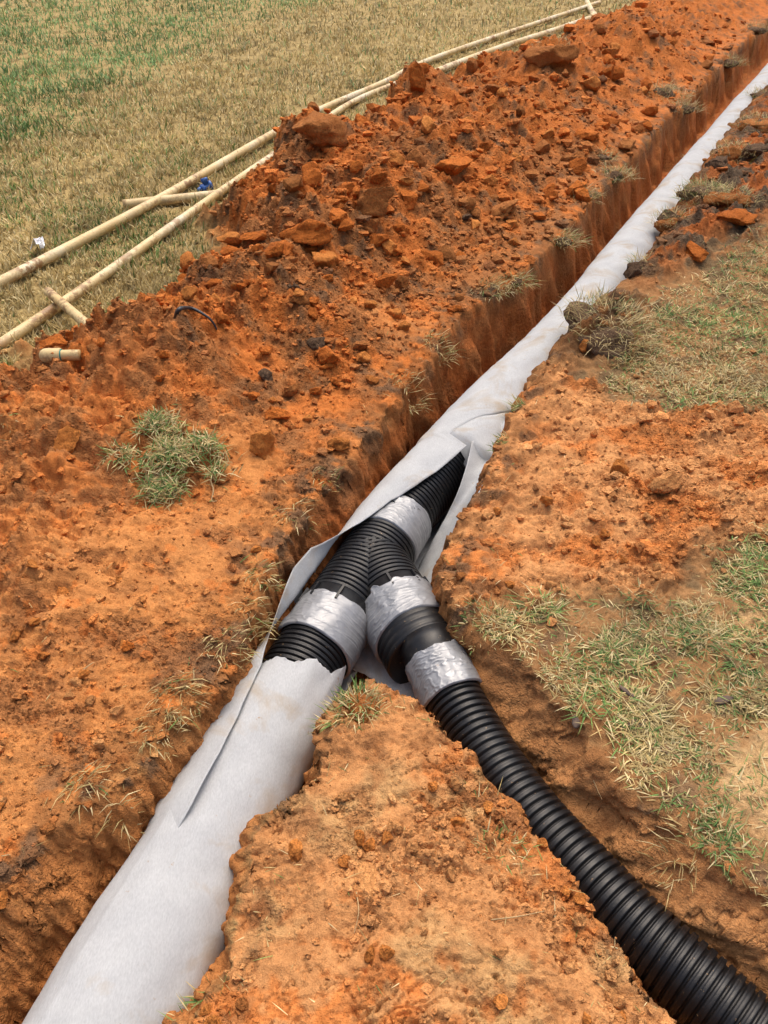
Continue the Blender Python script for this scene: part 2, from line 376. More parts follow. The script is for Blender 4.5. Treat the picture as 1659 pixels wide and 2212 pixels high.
SMOOTH = [(at(a, b), r1, r2) for a, b, r1, r2 in ((330, 1240, .26, .20), (520, 1180, .18, .16), (180, 1330, .10, .12), (1120, 1220, .20, .16), (1250, 960, .24, .2), (1080, 900, .14, .16), (780, 1720, .13, .10), (640, 2080, .16, .14), (950, 2050, .18, .14), (1150, 2120, .14, .14), (800, 1000, .16, .16), (520, 1040, .12, .14), (850, 720, .16, .16), (100, 1750, .14, .1))]
def terrain(x, y):
    """Height plus the masks used for colour and cover."""
    e1 = fbm(x, y, 2.6, 3, 11); e2 = fbm(x, y, 11, 4, 12); e3 = fbm(x, y, 45, 3, 13)
    far = np.clip(y / 4, 0.6, 2.0)
    e2s = fbm(x, y, 8, 2, 15)
    sd = signed(x, y, TRENCH) + (0.014 * e1 + 0.030 * e2s) * far + 0.010 * e2 * ss(4, 2, y) + 0.008 * e3 * ss(3, 1.8, y)
    hp = signed(x, y, HEAP) + 0.10 * e1 + 0.05 * e2
    sp = signed(x, y, SPREAD) + 0.05 * e1 + 0.045 * e2 + 0.02 * e3
    sm = signed(x, y, SODMOUND) + 0.05 * e2
    fs = signed(x, y, FARSPOIL) + 0.10 * e1 + 0.06 * e2
    ls = signed(x, y, LAWN_B) + 0.05 * e2 + 0.04 * e1
    la = signed(x, y, LAWN_A) + 0.08 * e2 + 0.05 * e1
    isl = (x > -0.9) & (x < 0.75) & (y < 1.25) & (sd < 0)
    island = np.where(isl & (signed(x, y, np.vstack([il[:, :2][::-1][:0], ir[::-1][:, :2], il[:, :2], [[-0.85, -1.2]], [[1.5, -1.2]]])) > -0.06), 1.0, 0.0)
    dout = sd * 0 - sd                                           # distance from the trench edge, outside positive
    # heap
    heapm = ss(0.0, 0.30, hp)
    run = ss(0.10, 0.95, dout)                                   # low by the trench, rising away from it
    fall = ss(0.0, 0.42, hp)
    nearq = ss(1.6, 3.6, y)
    z = heapm * 0.035 + heapm * fall * run * (0.05 + 0.17 * nearq)
    for (c, h, s) in PK:
        z = z + h * np.exp(-((x - c[0]) ** 2 + (y - c[1]) ** 2) / (2 * (s * 0.6) ** 2)) * ss(-0.02, 0.25, hp) * ss(0.02, 0.3, dout)
    z = z + heapm * run * (0.05 * e1 * nearq + 0.045 * e2)
    spm = ss(-0.02, 0.10, sp); smm = ss(-0.02, 0.30, sm); fsm = ss(-0.05, 0.28, fs)
    z = z + spm * (0.02 + 0.016 * e2 + 0.014 * e1) + (0.3 + 0.7 * ss(0.0, 0.16, dout)) * (smm * (0.14 + 0.04 * e2) + fsm * (0.06 + 0.03 * e1 + 0.04 * e2))
    z = z + island * (0.03 * ss(0.02, 0.2, dout) + .03 * ss(.95, 1.15, y) + 0.012 * e1 + 0.010 * e2)
    lawn = 1 - np.clip(heapm + spm + smm + fsm + island, 0, 1)
    z = z + lawn * (0.010 * e1 + 0.008 * e2 + 0.006 * e3)
    # bare slope from the lawn down to the branch trench
    # loose clods
    crumbly = ss(-0.15, 0.45, fbm(x, y, 3.4, 3, 35))
    loose = np.clip(0.35 * crumbly * heapm + heapm * (0.10 + 0.75 * ss(2.1, 3.0, y + 0.35 * e1) * ss(0.05, 0.35, dout)) + spm * (0.12 + 0.30 * ss(0.5, 1.0, x + 0.3 * e2)) + smm * 0.6 + fsm * 0.9 + island * (0.16 + .42 * crumbly), 0, 1)
    smooth = np.zeros_like(x)
    for (c, r1, r2) in SMOOTH: smooth = np.maximum(smooth, np.exp(-(((x - c[0]) / r1) ** 2 + ((y - c[1]) / r2) ** 2) ** 2))
    smooth = smooth * ss(-.35, .1, e2 + .5 * e1 + .15)
    loose = loose * (1 - .85 * smooth)
    pat = ss(-0.25, 0.35, fbm(x, y, 5.5, 3, 31))
    l1, i1 = lumps(x, y, 0.17, 41); l2, i2 = lumps(x, y, 0.085, 42); l3, i3 = lumps(x, y, 0.042, 43); l4, i4 = lumps(x, y, 0.021, 44, prob=0.75)
    z = z + loose * (0.50 * l1 * ss(0.4, 0.9, loose) * pat + 0.55 * l2 * (0.35 + 0.65 * pat) + 0.65 * l3 * ss(9, 4, y) + 0.65 * l4 * ss(5, 2.5, y))
    near = ss(5, 2.5, y)
    crust = np.abs(perlin(x * 9 + 2 * e2, y * 9, 61)); crust2 = np.abs(perlin(x * 23 + e3, y * 23, 62))
    bare = np.clip(heapm + spm + island + smm, 0, 1) * near
    z = z - bare * (1 - .6 * smooth) * (0.018 * ss(0.10, 0.0, crust) * ss(0.0, 0.4, e1 + 0.2) + 0.006 * ss(0.12, 0.0, crust2))
    z = z + bare * (1 - .7 * smooth) * (0.010 * e2 + 0.007 * e3 + 0.003 * fbm(x, y, 130, 2, 63) * ss(2.4, 1.6, y))
    # the trenches
    branch = ss(0.02, 0.16, x - 0.02 - 0.25 * np.maximum(0, y - 1.1)) * ss(1.48, 1.30, y)
    mid_l = ss(1.55, 1.75, y) * ss(2.35, 2.1, y) * ss(0.10, -0.1, x - (y - 1.75) * 0.5 + 0.0)
    right_slope = branch * ss(0.10, 0.25, x - (0.19 + (1.03 - y) * 0.42))
    w = 0.085 + .05 * ss(2.5, 5, y) + 0.05 * np.clip(fbm(x, y, 4.5, 3, 19), -.8, 1) + 0.06 * mid_l + 0.10 * right_slope + 0.11 * ss(1.55, 1.0, y) * (x < -0.25) + 0.02 * e1
    depth = 0.35 - 0.05 * branch
    q_ = np.clip(sd / np.maximum(w, .03), 0, 1); cut = .25 * ss(0.0, 1.0, q_) + .75 * np.minimum(1, q_ * 1.05) ** .9
    shoulder = ss(-0.06, 0.0, sd) * (0.004 + 0.016 * np.abs(e2))
    zt = -depth * cut + 0.015 * e2 * cut + 0.006 * e3 * cut
    z = z * (1 - ss(0.0, 0.8, np.clip(sd / w, 0, 1))) - shoulder * (1 - cut) + np.where(sd > 0, zt, 0)
    tuft = dict(smooth=smooth, sd=sd, hp=hp, heapm=heapm, spm=spm, smm=smm, fsm=fsm, island=island, lawn=lawn, ls=ls, la=la, loose=loose, dout=dout, e1=e1, e2=e2, e3=e3, i1=i1, i2=i2, i3=i3, l1=l1, l2=l2, l3=l3, branch=branch, cut=cut, right_slope=right_slope)
    return z, tuft
def hz(x, y):
    z, _ = terrain(np.atleast_1d(np.float64(x)), np.atleast_1d(np.float64(y))); return float(z[0])
def ground_at(px, py):
    """Where the line of sight of a measured point first meets the built ground."""
    zs = np.linspace(0.75, -0.45, 121)
    P = np.array([at(px, py, z) for z in zs]); h, _ = terrain(P[:, 0], P[:, 1])
    k = int(np.argmax(h >= P[:, 2])); k = max(k, 1)
    d0, d1 = P[k - 1, 2] - h[k - 1], P[k, 2] - h[k]; t = d0 / (d0 - d1 + 1e-9)
    p = P[k - 1] * (1 - t) + P[k] * t
    return float(p[0]), float(p[1]), float(p[2])

def soil_colour(x, y, z, T):
    # colours of the soils (what the earth itself is, not how it is lit)
    def C(*c): return np.array(c)
    def mix(a, b, t): return a + (b - a) * t[:, None]
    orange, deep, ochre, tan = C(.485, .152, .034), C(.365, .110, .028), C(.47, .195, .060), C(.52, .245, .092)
    brown, dark, pale, thatch = C(.30, .128, .045), C(.10, .068, .042), C(.52, .34, .16), C(.34, .25, .105)
    n1 = fbm(x, y, 1.6, 4, 71); n2 = fbm(x, y, 5, 4, 72); n3 = fbm(x, y, 17, 3, 73)
    col = np.repeat(thatch[None], len(x), 0)
    col = mix(col, C(.19, .14, .055), ss(0.1, 0.6, n2))
    right = ss(0.1, 0.3, x) * ss(6.5, 5.5, y)
    col = mix(col, mix(np.repeat(C(.27, .135, .055)[None], len(x), 0), C(.16, .10, .05), ss(-.1, .5, n2 + n3)), right * .9)
    heapc = mix(np.repeat(orange[None], len(x), 0), ochre, ss(2.6, 1.5, y + 0.5 * n1))
    heapc = mix(heapc, deep, ss(0.0, 0.6, n2) * 0.8)
    heapc = mix(heapc, brown, ss(0.0, 0.5, n1 + 0.6 * n2 + 0.30) * ss(8.5, 4.5, y) * ss(1.9, 2.8, y) * 0.8)
    heapc = mix(heapc, brown, ss(0.0, 0.5, n2 + 0.5 * n3) * 0.68)
    heapc = mix(heapc, dark, ss(0.6, 1.0, n2 + 0.7 * n3 + 0.15) * 0.55 * ss(2.0, 2.9, y))
    heapc = mix(heapc, ochre * 1.06, T['smooth'] * .6)
    heapc = mix(heapc, brown * 1.15, ss(-.05, .45, n2 * .7 + .6 * n3 + .15) * ss(2.6, 2.2, y) * (1 - T['smooth']) * .6)
    heapc = mix(heapc, dark, (T['i2'] > 0.95) * 0.5 * (T['l2'] > 0.008) * T['loose'])
    heapc = mix(heapc, orange * 1.12, (T['i3'] < 0.25) * 0.6 * (T['l3'] > 0.004))
    col = mix(col, heapc, np.clip(T['heapm'] * 1.3, 0, 1))
    spc = mix(np.repeat(tan[None], len(x), 0), orange * 1.1, ss(-0.1, 0.5, n2) * 0.75)
    spc = mix(spc, brown * 1.2, ss(0.25, 0.75, n3 + 0.5 * n2) * 0.65)
    col = mix(col, spc, T['spm'])
    smc = mix(np.repeat(brown[None] * 0.9, len(x), 0), dark, ss(-0.2, 0.35, n3 + 0.3))
    col = mix(col, smc, T['smm'])
    fsc = mix(np.repeat(deep[None] * 0.95, len(x), 0), dark * 1.2, ss(-0.25, 0.2, n2 + 0.4 * n3))
    col = mix(col, fsc, T['fsm'])
    isc = mix(np.repeat(tan[None] * 0.92, len(x), 0), C(.44, .245, .10), ss(-0.1, 0.5, n2 + 0.25 * (x - 0.1)))
    isc = mix(isc, orange * 1.08, ss(0.12, 0.5, n1 + 0.5 * n3) * 0.75)
    isc = mix(isc, brown * 1.2, ss(0.2, 0.7, n3 + 0.4 * n2) * 0.6)
    col = mix(col, isc, T['island'])
    for P in SANDY:
        col = mix(col, pale, ss(-0.06, 0.1, signed(x, y, P) + 0.06 * n3) * T['lawn'] * 0.85)
    # right shoulder of the branch trench, and the cut walls with the topsoil seam at their head
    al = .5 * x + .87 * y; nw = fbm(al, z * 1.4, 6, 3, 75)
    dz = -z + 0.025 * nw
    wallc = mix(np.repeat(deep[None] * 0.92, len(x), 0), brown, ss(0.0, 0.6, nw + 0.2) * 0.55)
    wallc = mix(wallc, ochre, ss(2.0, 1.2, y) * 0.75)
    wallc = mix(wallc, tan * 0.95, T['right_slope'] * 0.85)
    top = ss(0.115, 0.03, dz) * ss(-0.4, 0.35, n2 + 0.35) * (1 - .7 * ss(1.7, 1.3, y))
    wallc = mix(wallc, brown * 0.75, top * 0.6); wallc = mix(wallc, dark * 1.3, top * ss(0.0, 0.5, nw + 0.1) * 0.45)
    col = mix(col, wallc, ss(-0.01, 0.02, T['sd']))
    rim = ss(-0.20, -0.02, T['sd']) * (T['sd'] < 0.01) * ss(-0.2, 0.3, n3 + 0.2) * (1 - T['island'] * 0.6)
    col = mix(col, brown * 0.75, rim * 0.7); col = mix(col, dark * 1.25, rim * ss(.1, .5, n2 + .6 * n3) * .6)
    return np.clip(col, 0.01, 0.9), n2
def build_ground():
    # rows denser near the standpoint, columns denser in the middle: one sheet out to the horizon
    ys = [0.33]
    while ys[-1] < 15.5:
        q = ys[-1]; ys.append(q + min(1.3 * (q * q + 2.56) / (769 * 1.6), max(0.0031 * q, 0.0046) if q < 5 else .0050 * q))
    ys = np.array(ys)
    ys = np.r_[-60, -20, -8, -4, -2.4, -1.4, np.linspace(-0.9, ys[0] - 0.02, 40), ys, ys[-1] * np.geomspace(1.02, 40, 60)]
    k = np.linspace(-1.08, 1.08, 458); ko = np.linspace(1.08, 1.75, 42)[1:]; k = np.r_[-ko[::-1], k, ko]
    side = np.geomspace(0.0015, 1, 26)
    rows = []
    half = 0.39 * np.maximum(ys, 0) + 0.55
    X = np.concatenate([-(half * 1.75)[:, None] - (side[::-1] * (60 + 12 * 0))[None, :] * np.maximum(1, ys / 8)[:, None], k[None, :] * half[:, None], (half * 1.75)[:, None] + side[None, :] * 60 * np.maximum(1, ys / 8)[:, None]], 1)
    Y = np.repeat(ys[:, None], X.shape[1], 1)
    nr, nc = X.shape
    x, y = X.ravel(), Y.ravel()
    z, T = terrain(x, y)
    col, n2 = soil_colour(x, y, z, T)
    rough = np.clip(0.12 + 0.85 * T['loose'] + 0.5 * ss(-.1, .4, n2) * (1 - T['smooth']) + 0.3 * (T['sd'] > 0), 0, 1)
    # uneven walls: push them sideways
    gx = np.gradient(z.reshape(nr, nc), axis=1) / np.maximum(np.gradient(X, axis=1), 1e-4)
    gy = np.gradient(z.reshape(nr, nc), axis=0) / np.gradient(Y, axis=0)
    g = np.sqrt(gx ** 2 + gy ** 2) + 1e-6
    wall = (ss(0.9, 2.0, g) * (T['sd'].reshape(nr, nc) > -0.02)).ravel()
    al = 0.5 * x + 0.87 * y
    dn = 0.022 * fbm(al, z, 9, 3, 81) + 0.012 * fbm(al * 3, z, 14, 3, 82)
    dn = dn * ss(4.5, 2.5, y)
    x = x - wall * dn * (gx / g).ravel(); y = y - wall * dn * (gy / g).ravel()
    V = np.stack([x, y, z], 1)
    F = grid_faces(nr, nc)
    me = mesh_np("all", V, F)
    nrm = np.zeros(len(V) * 3, np.float32); me.vertices.foreach_get("normal", nrm); nrm = nrm.reshape(-1, 3)
    bpy.data.meshes.remove(me)
    fid = F[:, 0]
    zone = np.zeros(len(F), int)
    zone[T['heapm'][fid] > 0.35] = 1
    zone[T['smm'][fid] > 0.35] = 2
    zone[T['fsm'][fid] > 0.35] = 3
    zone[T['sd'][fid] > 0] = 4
    names = [("ground", None, None, "structure"), ("spoil_heap", "long heap of loose orange clay soil between the trench and the far lawn", "soil heap", None),
             ("soil_mound", "small dark brown mound of crumbled topsoil at the right edge of the trench", "soil mound", None),
             ("soil_ridge", "low ridge of mixed orange and dark soil along the trench at the upper right", "soil ridge", None), ("trench", None, None, "structure")]
    for q, (nm, lab, cat, kind) in enumerate(names):
        f = F[zone == q]
        used = np.unique(f); remap = np.full(len(V), -1, np.int32); remap[used] = np.arange(len(used))
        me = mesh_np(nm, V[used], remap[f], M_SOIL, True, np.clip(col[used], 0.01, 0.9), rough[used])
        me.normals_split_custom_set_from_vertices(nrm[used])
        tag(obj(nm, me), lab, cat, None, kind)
build_ground()

# ------------------------------------------------------------------ drain pipe: wye, pipes, reducer, tape
def line(p, d, a, b, n): return np.asarray(p)[None] + np.linspace(a, b, n)[:, None] * np.asarray(d)[None]
def ribs(s, R, pitch, depth, phase=0.0):
    """Radius of corrugated pipe along its length: broad crowns with a faint middle line, narrow valleys."""
    t = ((s / pitch) + phase) % 1.0
    valley = ss(0.20, 0.11, np.minimum(t, 1 - t))
    groove = ss(0.05, 0.0, np.abs(t - 0.5))
    return R - depth * valley - 0.0012 * groove
A0 = np.array(at(847, 1150, -.18)); A1 = np.array(at(697, 1377, -.18)); DA = A1 - A0; DA[2] = 0; TA = np.linalg.norm(DA); DA /= TA
B0 = np.array([A0[0] + DA[0] * .175, A0[1] + DA[1] * .175, -.18]); B1 = np.array(at(922, 1417, -.165)); DB = (B1 - B0); TE = np.linalg.norm(DB); DB /= TE; TB = TE - .140; print('TA', TA, 'TB', TB)
RM, RSM = 0.113, 0.080
drain = empty("drain_pipe", (0, 0, 0)); tag(drain, "black corrugated drain pipe with taped wye junction and smaller branch lying in the trench", "drain pipe")
def corrugated(nm, C, L, R, pitch, depth, parent, seg=56):
    n = int(L / pitch * 13); Cq, s = smooth_path(C, n)
    return obj(nm, sweep(nm, Cq, ribs(s, R, pitch, depth), M_BLACK, seg), parent)
# wye: two ribbed legs that meet in a crease, smooth collars with little tabs at the three mouths
def wye():
    s = np.linspace(0.05, TA - .10, 290)
    me = sweep("wye_fitting", A0 + s[:, None] * DA, np.where(s < TA - .12, ribs(s, RM + .006, 0.0185, .0115), RM + .002), M_BLACK, 64)
    w = obj("wye_fitting", me, drain)
    s = np.linspace(0.0, TB - .09, 240)
    obj("wye_leg", sweep("wye_leg", B0 + s[:, None] * DB, np.where(s < TB - .115, ribs(s, RM + .006, 0.0185, .0115, 0.3), RM + .002), M_BLACK, 64), w)
    for nm, O, D, a, b in (("collar", A0, DA, TA - .122, TA - .02), ("collar", B0, DB, TB - .118, TB), ("collar", A0, DA, -.06, .055)):
        s = np.array([a, a + .004, b - .012, b - .004, b]); obj(nm, sweep(nm, O + s[:, None] * D, np.array([RM, RM + .005, RM + .005, RM + .007, RM]), M_BLACK, 64), w)
    T, Sd, U = frames(line(A0, DA, 0, .5, 5))
    for O, D, a, sgn in ((A0, DA, TA - .10, 1), (B0, DB, TB - .10, -1)):
        SdD = np.cross(D, [0, 0, 1]); SdD /= np.linalg.norm(SdD)
        for q in (-.15, .55, 1.1):
            n_ = math.cos(q) * np.array([0, 0, 1]) + math.sin(q) * SdD * (-sgn) * -1
            c = O + D * (a + .012) + n_ * (RM + .008); t = np.cross(D, n_)
            V = np.array([c + D * i * .028 + t * j * .0035 + n_ * k * .006 for i in (-1, 1) for j in (-1, 1) for k in (-1, 1)])
            F = [[0, 1, 3, 2], [4, 6, 7, 5], [0, 4, 5, 1], [2, 3, 7, 6], [0, 2, 6, 4], [1, 5, 7, 3]]
            obj("tab", mesh_np("tab", V, F, M_BLACK, False), w)
wye()
# main pipe towards the viewer, and away from the wye inside the fabric
PX_NEAR = [(690, 1385, -.18), (640, 1468, -.18), (562, 1610, -.18), (490, 1750, -.18), (400, 1925, -.18), (272, 2170, -.18)]
PX_FAR = [(847, 1150, -.18), (932, 1046, -.18), (1080, 880, -.17), (1245, 702, -.16), (1420, 478, -.16), (1577, 280, -.16), (1668, 170, -.16)]
near_c = pts(PX_NEAR); d_ = near_c[-1] - near_c[-2]; near_c = np.vstack([near_c, near_c[-1] + d_ * 1.2, near_c[-1] + d_ * 3.0])
far_c = pts(PX_FAR); d_ = far_c[-1] - far_c[-2]; far_c = np.vstack([far_c, far_c[-1] + d_ * 1.5, far_c[-1] + d_ * 4])
near_c[0] = A0 + DA * (TA + .03)
tag(corrugated("corrugated_pipe", np.vstack([A0 + DA * (TA - .05), near_c[0], near_c[1], near_c[2]]), .55, RM, 0.0185, .0115, drain), "large black corrugated pipe below the wye, dusty on top")
tag(corrugated("corrugated_pipe", np.vstack([A0 - DA * .0, A0 - DA * .12, far_c[2]]), 1.15, RM, 0.0185, .0115, drain), "large black corrugated pipe above the wye, partly under fabric")
def tape(nm, O, D, a, b, R, seed, ragged=0.012):
    """Band of duct tape: overlapping turns, wrinkles running round, a ragged upper edge."""
    n, seg = 70, 200
    th = np.linspace(0, 2 * np.pi, seg, endpoint=False); s = np.linspace(0, 1, n)
    cs, sn = np.cos(th), np.sin(th)
    ea = a + 0.006 * perlin(cs * 1.2 + seed, sn * 1.2, seed) - ragged * np.maximum(0, perlin(cs * 2.2 + seed, sn * 2.2, seed + 4)) + .001 * perlin(cs * 9, sn * 9 + seed, seed)
    eb = b + 0.005 * perlin(cs * 1.1, sn * 1.1 + seed, seed + 1)
    Sg = ea[None] + (eb - ea)[None] * s[:, None]
    TH = np.repeat(th[None], n, 0)
    cx, sx = np.cos(TH), np.sin(TH)
    sk = Sg + 0.018 * np.sin(TH + seed) + 0.008 * np.sin(2 * TH + 2 * seed)
    def wrinkle(f, k, sd): return perlin(sk * f + 0.6 * perlin(cx * k + 7, sx * k, sd), 0.9 * k * cx + 3.3 * sx, sd + 1)
    w, w2, w3 = wrinkle(55, 1.6, seed + 2), wrinkle(24, 1.2, seed + 6), wrinkle(120, 2.5, seed + 8)
    amt = .5 + .6 * ss(-.25, .25, perlin(sk * 12, cx * 1.5 + sx, seed + 12))
    step = 0.0016 * ss(-.0015, .0015, sk - (a + (b - a) * .36)) + 0.0016 * ss(-.0015, .0015, sk - (a + (b - a) * .66))
    Rr = R + step + amt * (0.0026 * np.maximum(0, 1 - np.abs(w) * 4) ** 2 + 0.0006 * np.maximum(0, 1 - np.abs(w3) * 3) ** 2) + 0.0022 * w2
    Rr[0] = R - .004; Rr[-1] = R - .004
    up = np.array([0, 0, 1.0]); Sd = np.cross(D, up); Sd /= np.linalg.norm(Sd); U = np.cross(Sd, D)
    V = O + Sg[..., None] * D + Rr[..., None] * (np.cos(TH)[..., None] * U - np.sin(TH)[..., None] * Sd)
    return obj(nm, mesh_np(nm, V.reshape(-1, 3), grid_faces(n, seg, True)[:, ::-1], M_TAPE, True), drain)
tag(tape("duct_tape", A0, DA, -.075, .075, RM + .006, 3), "silver duct tape around the upper mouth of the wye")
tag(tape("duct_tape", A0, DA, TA - .082, TA + .068, RM + .009, 5), "silver duct tape around the left leg of the wye")
tag(tape("duct_tape", B0, DB, TB - .075, TB + .062, RM + .0140, 9, .05), "crumpled silver duct tape around the right leg of the wye")
# reducer: wide ringed cap, flat end, small spigot set towards the upper right
SdB = np.cross(DB, [0, 0, 1]); SdB /= np.linalg.norm(SdB); UB = np.cross(SdB, DB)
s = TE - .517 + np.array([.36, .40, .445, .449, .453, .470, .474, .478, .495, .499, .504, .515, .517]); r = np.array([RM, RM + .011, RM + .011, RM + .008, RM + .011, RM + .011, RM + .008, RM + .011, RM + .011, RM + .008, RM + .011, RM + .009, RM + .002])
red = obj("reducer", sweep("reducer", B0 + s[:, None] * DB, r, M_BLACK, 64), drain)
T2 = np.array(at(959, 1467, -.132))
br = pts([(959, 1467, -.132), (990, 1530, -.145), (1062, 1648, -.15), (1150, 1768, -.155), (1255, 1885, -.155), (1372, 2008, -.155), (1500, 2125, -.155)])
d_ = br[-1] - br[-2]; br = np.vstack([br, br[-1] + d_ * 1.0, br[-1] + d_ * 2.6])
DS = br[1] - T2; DS /= np.linalg.norm(DS); SP0 = T2 - DS * .12
Bend = B0 + DB * TE; k0 = (-.012 - np.dot(SP0 - Bend, DB)) / np.dot(DS, DB); off = SP0 + DS * k0 - Bend; print('spigot start', k0, 'side', np.dot(off, SdB), 'up', np.dot(off, UB))
s = np.array([k0, .02, .05, .055, .06, .12]); r = np.array([RSM + .004, RSM + .004, RSM + .003, RSM + .006, RSM + .003, RSM + .003])
obj("spigot", sweep("spigot", SP0 + s[:, None] * DS, r, M_BLACK, 56), red)
c = B0 + DB * (TE + .0008) + SdB * .005 - UB * .100
V = np.array([c + SdB * i * .016 + UB * j * .008 for i, j in ((-1, -1), (1, -1), (1, 1), (-1, 1))] + [c - DB * .001 + SdB * i * .016 + UB * j * .008 for i, j in ((-1, -1), (1, -1), (1, 1), (-1, 1))])
tag(obj("sticker", mesh_np("sticker", V, [[3, 2, 1, 0], [0, 1, 5, 4], [1, 2, 6, 5], [2, 3, 7, 6], [3, 0, 4, 7]], M_PAPER, False), red), "small white paper sticker on the reducer's end")
tag(tape("duct_tape", SP0, DS, .055, .185, RSM + .009, 14, .012), "silver duct tape joining the branch pipe to the reducer")
bc = np.vstack([SP0 + DS * .12, SP0 + DS * .19, br[2:]])
Lb = np.linalg.norm(np.diff(bc, axis=0), axis=1).sum()
tag(corrugated("branch_pipe", bc, Lb, RSM, 0.0210, .0095, drain, 56), "smaller black corrugated branch pipe running down the right trench")

# ------------------------------------------------------------------ white geotextile around the main pipe
fabric = empty("filter_fabric", (0, 0, 0)); tag(fabric, "white geotextile filter fabric wrapped around the main drain pipe and torn open at the wye", "fabric")
def near_wrap():
    C, s = smooth_path(near_c[1:], 200); T, Sd, U = frames(C)
    seg = 160; th = np.linspace(0, 2 * np.pi, seg, endpoint=False)
    S_, TH = np.meshgrid(s, th, indexing='ij')
    R = 0.136 + 0.010 * ss(0, .4, S_) + 0.014 * ss(.4, .9, S_) + 0.003 * perlin(S_ * 2, np.cos(TH) * 1.2 + 5, 5) + 0.0022 * perlin(S_ * 9, np.sin(TH) * 2 + 9, 6)
    R = R - 0.008 * ss(.12, 0, S_) + 0.0022 * np.exp(-((TH - 5.86 + 0.10 * S_ - .06 * np.sin(S_ * 7)) / 0.05) ** 2) * ss(.3, .6, S_) + .0015 * perlin(S_ * 22, TH * 3, 8) + .003 * perlin(S_ * 4 + TH * 2, TH * 1.5, 9)
    P = C[:, None] + R[..., None] * (np.cos(TH)[..., None] * U[:, None] - np.sin(TH)[..., None] * Sd[:, None])
    # ragged torn end: slide the first rows along the pipe
    tear = 0.022 * fbm(np.cos(th) * 1.6, np.sin(th) * 1.6, 1.0, 2, 21) + 0.006 * perlin(np.cos(th) * 9, np.sin(th) * 9, 23) + 0.0025 * perlin(np.cos(th) * 25, np.sin(th) * 25, 24) - 0.05 * np.exp(-((th - 1.35) / .25) ** 2) - 0.055 * np.sin(th) + .035
    k = np.clip(1 - s / 0.12, 0, 1)[:, None]
    P = P + (k * tear[None])[..., None] * T[0]
    P[0] += 0.006 * U[0] * (np.cos(th)[:, None] * 0 + fbm(np.cos(th) * 4, np.sin(th) * 4, 2, 2, 22)[:, None])
    return obj("lower_wrap", mesh_np("lower_wrap", P.reshape(-1, 3), grid_faces(len(C), seg, True), M_FABRIC, True), fabric)
tag(near_wrap(), "fabric sleeve on the pipe below the wye with a ragged torn edge")

